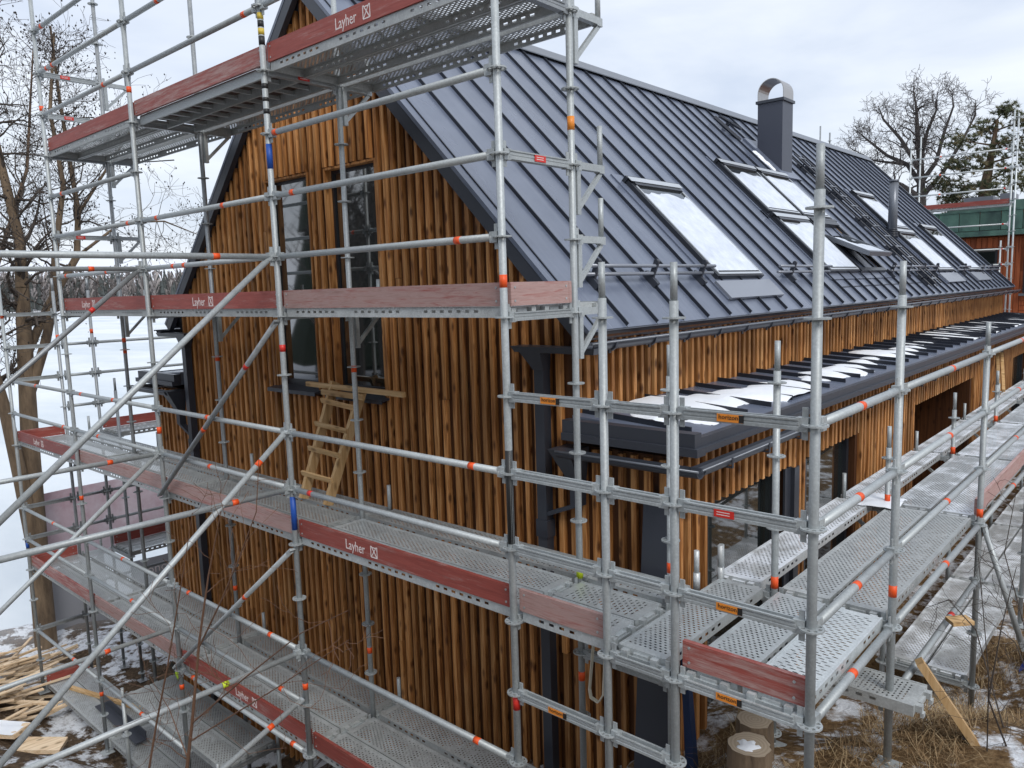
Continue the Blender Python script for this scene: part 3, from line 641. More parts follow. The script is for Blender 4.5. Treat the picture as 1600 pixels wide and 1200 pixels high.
def m_utrans(L, mt):
    mb = MB(); w2 = .0255
    pr = [(-w2, -.028), (w2, -.028), (w2, -.012), (w2 - .003, -.010), (w2 - .003, -.004), (w2, -.002), (w2, .010), (w2 - .003, .012), (w2 - .003, .018), (w2 + .004, .020), (w2 + .004, .028), (w2 - .010, .028), (w2 - .010, -.018),
          (-w2 + .010, -.018), (-w2 + .010, .028), (-w2 - .004, .028), (-w2 - .004, .020), (-w2 + .003, .018), (-w2 + .003, .012), (-w2, .010), (-w2, -.002), (-w2 + .003, -.004), (-w2 + .003, -.010), (-w2, -.012)]
    mb.prism(pr, lambda u, v, t: (t, u, v), .07, L - .07); head(mb, 0, 1); head(mb, L, -1); return fixnormals(mb.mesh('transom', mt))
def ledger(root, a, b, kind='ledger', tapes=(), mt=None):
    a = Vector(a); b = Vector(b); d = b - a
    if kind == 'transom' or abs(d.z) < 1e-6:
        if d.x < -1e-6 or (abs(d.x) < 1e-6 and d.y < 0): a, b, d = b, a, -d
    L = round(d.length, 3); mt = mt or M_GALV
    me = cached((kind, L, mt.name), lambda: (m_utrans if kind == 'transom' else m_ledger)(L, mt))
    rot = (0, -math.asin(d.z / d.length), math.atan2(d.y, d.x))
    o = obj(kind, me, root, W(root, *a), rot)
    for t, m_ in tapes:
        if kind == 'ledger': obj('tape', m_tape(m_, .055, .0252), o, (L * t, 0, 0), (0, math.pi / 2, 0))
    return o
def text_mesh(s, size, mt):
    cu = bpy.data.curves.new('t', 'FONT'); cu.body = s; cu.size = size; cu.extrude = .0006; cu.resolution_u = 2
    o = bpy.data.objects.new('t', cu); COL.objects.link(o); bpy.context.view_layer.update()
    me = bpy.data.meshes.new_from_object(o.evaluated_get(bpy.context.evaluated_depsgraph_get())); me.materials.clear(); me.materials.append(mt)
    bpy.data.objects.remove(o); me.name = 'lettering'; return me
def sticker(root_part, x, side, text=True, orange=False):
    """printed label on the side (+1/-1 in local y) of a transom"""
    mt = M_LABEL if orange else M_REDT; L = .14 if orange else .11
    y = side * .0262; mb = MB().box(x - L / 2, x + L / 2, min(y, y + side * .0042), max(y, y + side * .0042), -.020, .020)
    if orange:
        mb.k = 1; yy = y + side * .0045; mb.box(x + L / 2 - .022, x + L / 2 + .004, min(yy, yy - side * .003), max(yy, yy - side * .003), -.019, .019); mb.k = 0
    o = obj('label_plate', mb.mesh('label_plate', mt, M_BLACK), root_part)
    if not orange:
        yy = y + side * .0045
        for zz in (-.006, .007): obj('print_line', MB().box(x - L * .36, x + L * .3, min(yy, yy - side * .003), max(yy, yy - side * .003), zz - .002, zz + .002).mesh('print', M_WHITE), root_part)
        return o
    me = cached('txt', lambda: text_mesh('horizon', .034, M_BLACK))
    obj('lettering', me, root_part, (x - side * -1 * -.5 * L * .86 if side > 0 else x - .43 * L, y + side * .0056, -.006), (math.pi / 2, 0, 0 if side < 0 else math.pi))
    return o
# ---- perforated steel deck along +x, centred on y = 0, claws resting on the transoms at z = 0
def m_deck(L, wd, style, mt):
    mb = MB(); zt = .062; x0, x1 = .045, L - .045; h = wd / 2; rim = .022; end = .05
    if style == 'slot': px, py, hx, hy = .030, .054, .0052, .0185
    else: px, py, hx, hy = .0285, .034, .0065, .0105
    ncx = int((x1 - x0 - 2 * end) / px); ncy = int((wd - 2 * rim) / py); ax0 = (x0 + x1 - ncx * px) / 2; ay0 = -ncy * py / 2
    def cell(xa, xb, ya, yb):
        cx, cy = (xa + xb) / 2, (ya + yb) / 2; d = .005
        o = [(xa, ya), (xb, ya), (xb, cy), (xb, yb), (xa, yb), (xa, cy)]; i_ = [(cx - hx, cy - hy + d), (cx + hx * .2, cy - hy), (cx + hx, cy), (cx + hx, cy + hy - d), (cx - hx * .2, cy + hy), (cx - hx, cy)]
        pts = [(x, y, zt) for x, y in o] + [(x, y, zt) for x, y in i_]
        mb.poly(pts, [(k, (k + 1) % 6, (k + 1) % 6 + 6, k + 6) for k in range(6)])
    for i in range(ncx):
        xa, xb = ax0 + i * px, ax0 + (i + 1) * px
        if i % 2 == 0:
            for j in range(ncy): cell(xa, xb, ay0 + j * py, ay0 + (j + 1) * py)
        else:
            o2 = py / 2
            mb.poly([(xa, ay0, zt), (xb, ay0, zt), (xb, ay0 + o2, zt), (xa, ay0 + o2, zt)], [(0, 1, 2, 3)])
            for j in range(ncy - 1): cell(xa, xb, ay0 + o2 + j * py, ay0 + o2 + (j + 1) * py)
            mb.poly([(xa, -ay0 - o2, zt), (xb, -ay0 - o2, zt), (xb, -ay0, zt), (xa, -ay0, zt)], [(0, 1, 2, 3)])
    ax1 = ax0 + ncx * px
    for xa, xb, ya, yb in ((x0, ax0, -h, h), (ax1, x1, -h, h), (ax0, ax1, -h, ay0), (ax0, ax1, -ay0, h)): mb.poly([(xa, ya, zt), (xb, ya, zt), (xb, yb, zt), (xa, yb, zt)], [(0, 1, 2, 3)])
    # rolled rims, sides with slots, bottom lips
    for sg in (-1, 1):
        mb.box(x0, x1, min(sg * (h - .012), sg * h), max(sg * (h - .012), sg * h), zt + .0005, zt + .004)
        y = sg * h; zz = [zt, .044, .026, -.006]; xx = [x0]; holes = []; x = x0 + .14; c = 0
        while x < x1 - .2:
            xx += [x, x + .038]; holes.append(len(xx) - 2); x += .082; c += 1
            if c % 7 == 0: x += .22
        xx.append(x1)
        for a in range(len(xx) - 1):
            for b in range(3):
                if b == 1 and a in holes: continue
                mb.poly([(xx[a], y, zz[b]), (xx[a + 1], y, zz[b]), (xx[a + 1], y, zz[b + 1]), (xx[a], y, zz[b + 1])], [(0, 1, 2, 3)])
        mb.poly([(x0, y, -.006), (x1, y, -.006), (x1, y - sg * .022, -.006), (x0, y - sg * .022, -.006)], [(0, 1, 2, 3)])
    for xe, sg in ((x0, -1), (x1, 1)):
        mb.poly([(xe, -h, zt), (xe, h, zt), (xe, h, .0), (xe, -h, .0)], [(0, 1, 2, 3)])
        for yc in (-h * .62, h * .62):
            a, b = sorted((xe + sg * .0005, xe + sg * .038)); mb.box(a, b, yc - .022, yc + .022, .012, .054); a, b = sorted((xe + sg * .028, xe + sg * .048)); mb.box(a, b, yc - .02, yc + .02, -.018, .0115)
        a, b = sorted((xe + sg * .0005, xe + sg * .02)); mb.box(a, b, -h * .3, h * .3, .02, .045)
    return fixnormals(mb.mesh('deck', mt))
def deck(root, x, y, z, L, along='x', style='fine', mt=None, wd=.32, label=None):
    """x, y = one end on the deck's centre line"""
    mt = mt or M_DECK
    me = cached(('deck', L, wd, style, mt.name), lambda: m_deck(L, wd, style, mt))
    o = obj('deck', me, root, W(root, x, y, z), (0, 0, 0 if along == 'x' else math.pi / 2))
    if label: o['label'] = label
    return o
def trapdeck(root, x, y, z, L):
    mb = MB(); 
    for yy in (-.30, -.02, .28): mb.box(.045, L - .045, yy, yy + .022, -.02, .0595)
    for i in range(11): xx = .06 + (L - .16) * i / 10; mb.box(xx, xx + .03, -.2775, -.0205, .015, .045); mb.box(xx, xx + .03, .0025, .2795, .015, .045)
    o = obj('deck', mb.mesh('trapdoor_frame', M_GALV), root, W(root, x, y, z)); o['label'] = 'framed hatch deck with brown plywood panel'
    obj('panel', MB().box(.05, L - .05, -.297, .299, .06, .072).mesh('plywood', M_PLY), o)
def m_toe(L, mt):
    mb = MB(); mb.box(.03, L - .03, -.014, .014, .068, .218)
    for xe in (.03, L - .06): mb.box(xe + .002, xe + .03, -.0165, .0165, .075, .211)
    return mb.mesh('toe_board', mt)
LOGO_T = text_mesh('Layher', .118, M_WHITE)
def m_logo():
    mb = MB(); t = .008
    for a, b in (((0, 0), (.078, 0)), ((.078, 0), (.078, .09)), ((0, 0), (0, .09)), ((.006, .09), (.072, .004)), ((.072, .09), (.006, .004)), ((.012, .08), (.066, .08))):
        mb.bar((a[0], 0, a[1]), (b[0], 0, b[1]), .0014, t, (0, 1, 0) if False else ((0, 0, 1) if a[1] == b[1] else (1, 0, 0)))
    return mb.mesh('logo', M_WHITE)
LOGO = m_logo()
def toe(root, a, b, z, mt, txt=None, side=-1):
    a = Vector((*a, z)); b = Vector((*b, z)); d = b - a; L = round(d.length, 3)
    me = cached(('toe', L, mt.name), lambda: m_toe(L, mt))
    o = obj('toe_board', me, root, W(root, *a), (0, 0, math.atan2(d.y, d.x)))
    for e in (.07, L - .07):
        for zz in (.1, .185): obj('bolt', cached('bolt', lambda: MB().tube((0, -.0035, 0), (0, 0, 0), .008, n=8).mesh('bolt', M_GALV)), o, (e - .02 if e > .2 else e, -.0142, zz))
    if txt is not None:
        obj('lettering', LOGO_T, o, (txt, -.0146, .100), (math.pi / 2, 0, 0), (.80, 1, 1)); obj('logo', LOGO, o, (txt + .335, -.0146, .098))
    return o
def bracket(root, x, y, z, L, ang, spigot=True):
    """console bracket pointing in direction ang"""
    def mk():
        mb = MB(); head(mb, 0, 1); mb.box(.07, L, -.022, .022, -.022, .026); mb.bar((.055, 0, -.30), (L - .03, 0, -.03), .028, .03); mb.box(.035, .075, -.02, .02, -.33, -.03); mb.box(L - .06, L - .001, -.024, .024, -.03, -.0225)
        if spigot: mb.tube((L - .025, 0, .0265), (L - .025, 0, .30), .0192, n=10)
        return mb.mesh('bracket', M_GALV)
    return obj('bracket', cached(('brk', L, spigot), mk), root, W(root, x, y, z), (0, 0, ang))
def brace(root, a, b, mt=None, tapes=()):
    a = Vector(a); b = Vector(b); d = b - a; L = d.length
    mb = MB(); mb.tube((0, 0, 0), (L, 0, 0), TR, n=14)
    for xe in (-.03, L - .05): mb.box(xe, xe + .08, -.026, .026, -.01, .01)
    o = obj('brace', mb.mesh('brace', mt or M_GALV), root, W(root, *a), (0, -math.asin(d.z / L), math.atan2(d.y, d.x)))
    for t, m_ in tapes: obj('tape', m_tape(m_, .055, .0252), o, (L * t, 0, 0), (0, math.pi / 2, 0))
    return o
O = M_ORANGE; L3 = 2.57
# ------------------------------------------------------------------ scaffold before the gable
gs = thing('gable_scaffold', 'tall galvanised steel scaffold with red toe boards across the gable end', 'scaffold', (-3.8, 0, -6.0))
PX = [-10.28, -7.71, -5.14, -2.57, 0.0]
base_z = [-6.02, -6.02, -6.0, -4.45, -4.1]
tops = [.75, 4.3, 4.3, 3.8, 3.3]
tp = [[(-.05, .05, O), (-3.55, .05, M_BLUE), (-3.65, .09, M_BLUE)], [(2.55, .06, O), (-2.45, .06, O), (-5.22, .06, O)], [(2.30, .06, O), (-1.28, .075, O), (-4.24, .06, O)],
      [(2.73, .18, M_BLUE), (-.32, .07, M_REDT), (-3.72, .24, M_BLUE), (-6.9, .06, O)], [(.185, .08, O), (-2.62, .10, M_REDT)]]
M_HAZ = mat('yellow_hazard_tape', (.62, .46, .06), .5)
tp[3] = [(2.40, .05, M_HAZ), (2.34, .05, M_BLACK), (2.28, .05, M_HAZ), (2.20, .07, M_BLACK), (1.86, .04, M_BLACK), (1.76, .03, M_BLACK), (1.66, .04, M_BLACK), (1.22, .2, M_BLUE), (-.30, .06, M_REDT), (-1.87, .30, M_BLUE), (-3.36, .06, O)]
for i, x in enumerate(PX):
    standard(gs, x, 0, base_z[i], tops[i], tp[i], base=True)
    o = standard(gs, x, .73, base_z[i] - .1, tops[i] - (.0 if i else .2), ([(-3.3 if i > 1 else -.4, .06, O), (-.55, .06, O)] if i < 4 else [(1.23, .09, M_LABEL), (-1.93, .12, M_YEL), (-2.72, .07, O)]) if i else [(-.4, .06, O)], mt=M_GALVD if i < 3 else M_GALV, base=True)
obj('black_paint', MB().tube((0, 0, 0), (0, 0, .62), .0248, n=12).mesh('black_paint', M_BLACK), gs, W(gs, 0, 0, -1.47))
# ledgers on the outer row, by bay: rosette numbers
RAIL = {0: [-2, -3, -6, -7, -10], 1: [6, 5, 3, 2, 1, -2, -3, -6, -7, -10], 2: [6, 5, 2, 1, -2, -3, -6, -7, -8], 3: [6, 5, 3, 2, 1, -2, -3, -6]}
rt = random.Random(11)
for b, ks in RAIL.items():
    for k in ks:
        t = [(rt.uniform(.12, .9), O)] + ([(rt.uniform(.1, .3), O)] if rt.random() < .4 else [])
        if b == 3: t = {3: [(.035, O)], 2: [(.11, O)], 1: [(.84, O)], -2: [(.86, O)], -3: [(.10, M_REDT)], -6: [(.84, O)]}.get(k, t)
        ledger(gs, (PX[b], 0, k * .5), (PX[b + 1], 0, k * .5), tapes=t)
ledger(gs, (PX[1], 0, 3.5), (PX[2], 0, 3.5), tapes=[(.1, O)])
# transoms under the decks and guard transoms at the ends
LV = {4: range(1, 5), 0: range(1, 5), -4: range(0, 5), -8: range(0, 5), -12: range(0, 3)}
for k, idx in LV.items():
    for i in idx:
        z = max(k * .5, base_z[i] + .06); o = ledger(gs, (PX[i], 0, z), (PX[i], .73, z), 'transom', mt=M_GALVD if k == 4 else None)
        if k == 4 and i in (2, 3): sticker(o, .36, -1 if False else 1); 
        if k == 4 and i == 3: sticker(o, .36, -1)
        if k > -9: bracket(gs, PX[i], .73, k * .5, .36, math.pi / 2)
for k in (6, 5, 2): o = ledger(gs, (PX[1], 0, k * .5), (PX[1], .73, k * .5), 'transom'); sticker(o, .3, 1); sticker(o, .3, -1); bracket(gs, PX[1], .73, k * .5, .36, math.pi / 2)
o = ledger(gs, (0, 0, 1.0), (0, .73, 1.0), 'transom'); sticker(o, .36, 1); sticker(o, .36, -1); bracket(gs, 0, .73, 1.0, .36, math.pi / 2); bracket(gs, 0, .73, .5, .36, math.pi / 2)
for k in (-6, -7, -10, 0, -1, -2): ledger(gs, (PX[0], 0, k * .5), (PX[0], .73, k * .5), 'transom', mt=M_GALVD if k < -5 else None)
# decks
for k, bays in ((4, (1, 2, 3)), (0, (1, 2, 3)), (-4, (0, 1, 2, 3)), (-8, (0, 1, 2, 3)), (-12, (0, 1))):
    for b in bays:
        z = max(k * .5, base_z[b] + .06, base_z[b + 1] + .06)
        if (k, b) == (4, 2): trapdeck(gs, PX[b], .365, z, L3)
        else:
            for yc in (.20, .535): deck(gs, PX[b], yc, z, L3, mt=M_DECKN if (k == -4 and b == 3) else M_DECK)
        if k > -9: deck(gs, PX[b], .925, z, L3)
for yc in (.20, .535): deck(gs, -6.97, yc, -5.0, L3)
for x_ in (-6.95, -4.42):
    standard(gs, x_, .0, ground_z(x_, 0) + .03, -4.85, base=True); standard(gs, x_, .73, ground_z(x_, .73) + .03, -4.85, base=True); ledger(gs, (x_, 0, -5.0), (x_, .73, -5.0), 'transom', mt=M_GALVD)
TOE = {(4, 1): (M_RED, None), (4, 2): (M_REDM, None), (4, 3): (M_RED, .95), (0, 1): (M_RED, .62), (0, 2): (M_RED, .95), (0, 3): (M_REDF, None), (-4, 0): (M_RED, .75), (-4, 1): (M_REDF, None), (-4, 2): (M_REDF, None),
       (-4, 3): (M_RED, .70), (-8, 0): (M_REDM, None), (-8, 1): (M_REDF, None), (-8, 2): (M_RED, 1.2), (-8, 3): (M_RED, None)}
for (k, b), (m_, t) in TOE.items(): toe(gs, (PX[b], .042), (PX[b + 1], .042), k * .5, m_, t)
toe(gs, (.0, .02), (.0, .71), .0, M_REDF); toe(gs, (PX[0] + .04, .02), (PX[0] + .04, .71), -2.0, M_RED); toe(gs, (PX[0] + .04, .02), (PX[0] + .04, .71), -4.0, M_RED); toe(gs, (PX[0] + .04, .02), (PX[0] + .04, .71), -5.98, M_RED)
# facade braces and the raking bays towards the slope
brace(gs, (PX[3], -.05, -.05), (PX[2], -.05, -1.95), M_GALVD, [(.2, M_REDT), (.55, O)]); brace(gs, (PX[3], -.05, -2.05), (PX[2], -.05, -3.95), None, [(.33, O)])
for i, ks in ((3, (1, -3, -6)), (2, (1, -3, -7))):
    x = PX[i]; standard(gs, x, -2.57, ground_z(x, -2.57) + .04, 1.2, base=True)
    for k in ks: ledger(gs, (x, -2.57, k * .5), (x, 0, k * .5), tapes=[(.78, O)] if k > -5 else [(.7, M_YEL if i == 3 else O)])
brace(gs, (PX[3], -.05, .50), (PX[3], -2.52, -1.52)); brace(gs, (PX[3], -.03, -1.0), (PX[3], -2.52, -3.03), None, [(.1, O)])
brace(gs, (PX[2], -.05, .50), (PX[2], -2.52, -1.50), M_GALVD, [(.2, M_REDT)]); brace(gs, (PX[2], -.06, -1.52), (PX[2], -2.52, -3.42)); brace(gs, (PX[3], -.06, -3.45), (PX[3], -2.4, -4.25), None, [(.12, O)])
# ------------------------------------------------------------------ corner and long-side scaffold
ss = thing('side_scaffold', 'galvanised steel scaffold with wide perforated decks along the long side wall', 'scaffold', (1.5, 3.0, -3.6))
CS = [.745, 1.20, 1.945]
standard(ss, CS[0], 0, -3.5, .31, [(-2.83, .085, M_REDT)], base=True)
standard(ss, CS[1], 0, -3.2, .29, [(-2.66, .09, O)], base=True)
standard(ss, CS[2], 0, -2.75, .78, [(-2.37, .06, M_BLUE), (-2.58, .05, M_BLUE)], base=True)
standard(ss, .745, .74, -3.6, -.21, [(-3.13, .08, O), (-1.72, .07, O)], base=True)
OY = [1.39, 3.97, 6.54, 9.11, 11.68, 14.25, 16.82, 19.39]
for i, y in enumerate(OY):
    gz = ground_z(1.94, y) + .04
    standard(ss, 1.935, y, gz, .27 if i == 0 else (-.23 if i < 3 else -.4), [(-1.80 if i == 0 else -1.93, .075, O)], base=True)
    standard(ss, 1.18, y, ground_z(1.18, y) + .04, -.22 if i == 0 else -1.2, [(-1.93, .085, O)], base=True)
    ledger(ss, (1.18, y, -2.0), (1.935, y, -2.0), 'transom'); bracket(ss, 1.18, y, -2.0, .42, math.pi)
    if i > 0: ledger(ss, (1.18, y, -3.5), (1.935, y, -3.5), 'transom')
# rails between the corner standards (front line)
for k, lab in ((-1, (1, 0, 1)), (-2, (0, 0, 2)), (-3, (0, 0, 1)), (-4, (0, 0, 1)), (-5, (1, 0, 0))):
    o = ledger(ss, (0, 0, k * .5), (CS[0], 0, k * .5), 'transom') if k != -4 else None
    if o and lab[0]: sticker(o, .37, -1, orange=True)
    ledger(ss, (CS[0], 0, k * .5), (CS[1], 0, k * .5), 'transom')
    if k != -5:
        o = ledger(ss, (CS[1], 0, k * .5), (CS[2], 0, k * .5), 'transom')
        if lab[2] == 1: sticker(o, .33, -1, orange=True)
        if lab[2] == 2: sticker(o, .30, -1)
ledger(ss, (.745, 0, -2.0), (.745, .74, -2.0), 'transom'); ledger(ss, (0, .73, -2.5), (.745, .74, -2.5), 'transom'); ledger(ss, (0, .73, -2.0), (.745, .74, -2.0), 'transom', mt=M_GALVD)
# side rails on the outer row
YY = [0] + OY
for i in range(len(YY) - 1):
    a = (CS[2] if i == 0 else 1.935, YY[i]); b = (1.935, YY[i + 1])
    for k in (-1, -2, -3, -4):
        if i == 0 and k == -2 and False: continue
        ledger(ss, (*a, k * .5), (*b, k * .5), tapes=[(.5 if k != -4 else .52, O)] if i < 2 else [(.62, O)])
    if i == 1: ledger(ss, (*a, -2.5), (*b, -2.5), tapes=[(.62, M_REDT)])
ledger(ss, (1.18, 1.39, -2.5), (1.935, 1.39, -2.5), 'transom')
deck(ss, 1.42, 1.43, -2.48, .73, 'x', mt=M_DECK)
brace(ss, (1.97, 3.97, -2.01), (2.3, 3.97, -3.02))
# decks: gable corner bay, corner, then bay after bay along the side
deck(ss, 0, .20, -2.0, .745, style='slot', mt=M_DECKN); deck(ss, 0, .535, -2.0, .745, style='slot', mt=M_DECKN); deck(ss, 0, .925, -2.0, .745, style='slot', mt=M_DECKN)
for xc, st, m_ in ((.955, 'fine', M_DECKN), (1.385, 'fine', M_DECKN), (1.735, 'slot', M_DECKN)): deck(ss, xc, 0, -2.0, 1.39, 'y', st, m_)
for i in range(7):
    for j, xc in enumerate((.90, 1.375, 1.72)): deck(ss, xc, OY[i], -2.0, 2.57, 'y', 'fine', M_DECKW if j == 0 else (M_DECKS if i else M_DECK))
    if i > 0:
        for xc in (1.375, 1.72): deck(ss, xc, OY[i], -3.5, 2.57, 'y', 'fine', M_DECKS)
toe(ss, (CS[0] - .745, .042), (CS[0], .042), -2.0, M_REDF); toe(ss, (CS[1], .042), (CS[2], .042), -2.0, M_REDM)
for i in range(1, 4): toe(ss, (1.90, OY[i]), (1.90, OY[i + 1]), -2.0, M_REDF)
for x_, y_ in ((.72, 1.14), (.80, 1.34)): obj('bracket_spigot', cached('spg', lambda: MB().tube((0, 0, 0), (0, 0, .13), .0242, n=10).tube((0, 0, .13), (0, 0, .29), .019, n=10).mesh('spigot', M_DECKS)), ss, W(ss, x_, y_, -1.98))
# ------------------------------------------------------------------ lake-side scaffold along the hidden long wall
ls = thing('lakeside_scaffold', 'scaffold continuing round the lake side of the house, seen past its corner', 'scaffold', (-10, 3, -6.1))
for y, zt in ((1.25, .55), (3.9, .3), (6.5, .3)):
    standard(ls, -10.3, y, -6.1, zt, [(-.35, .07, O)], mt=M_GALVD, base=True); standard(ls, -9.55, y, -6.1, -1.05 if y < 2 else -1.2, mt=M_GALVD, base=True)
    for z in (-2.0, -4.0): ledger(ls, (-10.3, y, z), (-9.55, y, z), 'transom', mt=M_GALVD)
for k in (-1, -2, -3, -5, -6, -7, -9, -10):
    ledger(ls, (-10.3, .75, k * .5), (-10.3, 1.25, k * .5), mt=M_GALVD if k < -4 else None)
    for a, b in ((1.25, 3.9), (3.9, 6.5)): ledger(ls, (-10.3, a, k * .5), (-10.3, b, k * .5), mt=M_GALVD if k < -4 else None)
for z in (-2.0, -4.0):
    for a, b in ((1.25, 3.9), (3.9, 6.5)):
        for xc in (-10.10, -9.76): deck(ls, xc, a, z, round(b - a, 2), 'y')
    toe(ls, (-10.28, 1.25), (-10.28, 3.9), z, M_RED); toe(ls, (-10.28, 3.9), (-10.28, 6.5), z, M_RED)

# ------------------------------------------------------------------ trees
def grow(mb, p, d, L, r, lvl, maxl, rnd, tips, wig=.28, gravity=.04, split=(3, 5), up=.25, rmin=.003, nseg=4):
    """one limb with side shoots; p start, d direction, L length, r radius"""
    pts = [Vector(p)]; rad = [r]; d = Vector(d).normalized(); q = Vector(p)
    for i in range(nseg):
        d = (d + Vector((rnd.gauss(0, wig), rnd.gauss(0, wig), rnd.gauss(0, wig) + (up - gravity) * .3))).normalized()
        q = q + d * (L / nseg); pts.append(q.copy()); rad.append(max(rmin, r * (1 - .72 * (i + 1) / nseg)))
    mb.path(pts, rad, 6 if r > .05 else (4 if r > .012 else 3))
    if lvl >= maxl: tips.append((pts[-1], d)); return
    for _ in range(rnd.randint(*split)):
        t = rnd.uniform(.25, 1.0); i = min(nseg - 1, int(t * nseg)); a = pts[i].lerp(pts[i + 1], t * nseg - i)
        ax = d.orthogonal(); ax.rotate(Matrix.Rotation(rnd.uniform(0, 6.283), 3, d)); ang = rnd.uniform(.45, 1.05)
        nd = (pts[i + 1] - pts[i]).normalized() * math.cos(ang) + ax * math.sin(ang)
        grow(mb, a, nd, L * rnd.uniform(.45, .75), max(rmin, rad[i] * rnd.uniform(.42, .62)), lvl + 1, maxl, rnd, tips, wig, gravity, split, up, rmin, nseg if lvl < 2 else 3)
def stems_tree(name, label, stems, seed, mt, mtw, nshoot, L, maxl, cones=0, cat='tree', rmin=.003, up=.25, split=(3, 5), lo=.15, group=None):
    """stems: list of (points, r0, r1); shoots grow all along them"""
    rnd = random.Random(seed); b = stems[0][0][0]; root = thing(name, label, cat, b, group); off = -Vector(b)
    mb = MB(); cb = MB(); tips = []
    for pts, r0, r1 in stems:
        n = len(pts) - 1; rr = [r0 + (r1 - r0) * i / n for i in range(n + 1)]; mb.path([Vector(p) for p in pts], rr, 10 if r0 > .06 else 6)
        tot = sum((Vector(pts[i + 1]) - Vector(pts[i])).length for i in range(n))
        for k in range(int(nshoot * tot)):
            t = lo + (1 - lo) * rnd.random(); i = min(n - 1, int(t * n)); f = t * n - i
            a = Vector(pts[i]).lerp(Vector(pts[i + 1]), f); d = (Vector(pts[i + 1]) - Vector(pts[i])).normalized()
            ax = d.orthogonal(); ax.rotate(Matrix.Rotation(rnd.uniform(0, 6.283), 3, d)); ang = rnd.uniform(.5, 1.2)
            grow(cb, a, d * math.cos(ang) + ax * math.sin(ang), L * rnd.uniform(.5, 1.1) * (1 - .45 * t), max(rmin, rr[i] * .32), 1, maxl, rnd, tips, up=up, rmin=rmin, split=split)
    tr = obj('trunk', mb.mesh('trunk', mt), root, off); cr_ = obj('crown', cb.mesh('crown', mtw), root, off); cr_['kind'] = 'stuff'
    if cones:
        kb = MB()
        for p, d in tips:
            for _ in range(rnd.randint(0, cones)):
                c = p + Vector((rnd.gauss(0, .05), rnd.gauss(0, .05), rnd.gauss(0, .05))); s_ = rnd.uniform(.008, .019)
                kb.poly([c + Vector(v) * s_ for v in ((1, 0, 0), (-1, 0, 0), (0, 1, 0), (0, -1, 0), (0, 0, 1.5), (0, 0, -1.5))], [(0, 2, 4), (2, 1, 4), (1, 3, 4), (3, 0, 4), (2, 0, 5), (1, 2, 5), (3, 1, 5), (0, 3, 5)])
        o = obj('cones', kb.mesh('cones', M_CONE), root, off); o['kind'] = 'stuff'
    return root
A = -12.7
stems_tree('alder_tree', 'bare alder with dark cones and a thick tan trunk at the lake edge', [
    ([(A, .76, -6.5), (A, .80, -4.3), (A, .86, -2.5), (A, .94, -.8), (A, 1.01, .45), (A - .1, 1.08, 1.3), (A - .2, .95, 2.6), (A - .3, .8, 4.2), (A - .2, .9, 5.6)], .20, .03),
    ([(A, .78, -4.6), (A + .1, .62, -2.9), (A + .1, .50, -1.7), (A + .1, .2, .2), (A, -.3, 2.0), (A, -.5, 4.0)], .15, .03),
    ([(A, .90, -1.6), (A + .1, 1.25, -.6), (A + .1, 1.45, .1), (A + .2, 1.55, 1.1), (A + .2, 1.8, 2.3), (A + .2, 1.7, 3.6), (A + .2, 1.9, 5.0)], .10, .02),
    ([(A, .95, -.8), (A - .2, 1.45, .08), (A - .2, 2.05, 1.03), (A - .2, 2.15, 1.9), (A - .2, 2.09, 2.8), (A - .1, 1.98, 4.0), (A - .1, 1.95, 5.2)], .085, .02),
    ([(A - .2, 2.05, 1.03), (A - .1, 2.9, 1.7), (A, 3.7, 1.75), (A, 4.4, 1.5)], .035, .008), ([(A - .2, 2.13, 1.8), (A, 2.6, 2.6), (A, 3.0, 3.2), (A, 3.3, 3.7)], .035, .008)],
    21, M_TAN, M_TWIG, 4.6, 1.45, 3, 2, rmin=.003, lo=.42)
stems_tree('bank_sapling', 'slim grey bare tree left of the alder by the lake', [([(-17, .2, -6.9), (-17, .3, -3), (-17.1, .5, 0), (-17, .9, 3), (-17, 1.2, 7.5)], .13, .02), ([(-17, .3, -2.5), (-17, 1.6, 0.5), (-17, 2.6, 3.2), (-17, 3.0, 6)], .08, .015)], 5, M_BARK, M_TWIG, 3.0, 1.8, 3, 1, rmin=.004, lo=.3)
OK_ = 45
M_OAK = mat('oak_bark', (.052, .046, .044), .9); M_OAKT = mat('oak_twig', (.085, .075, .072), .9)
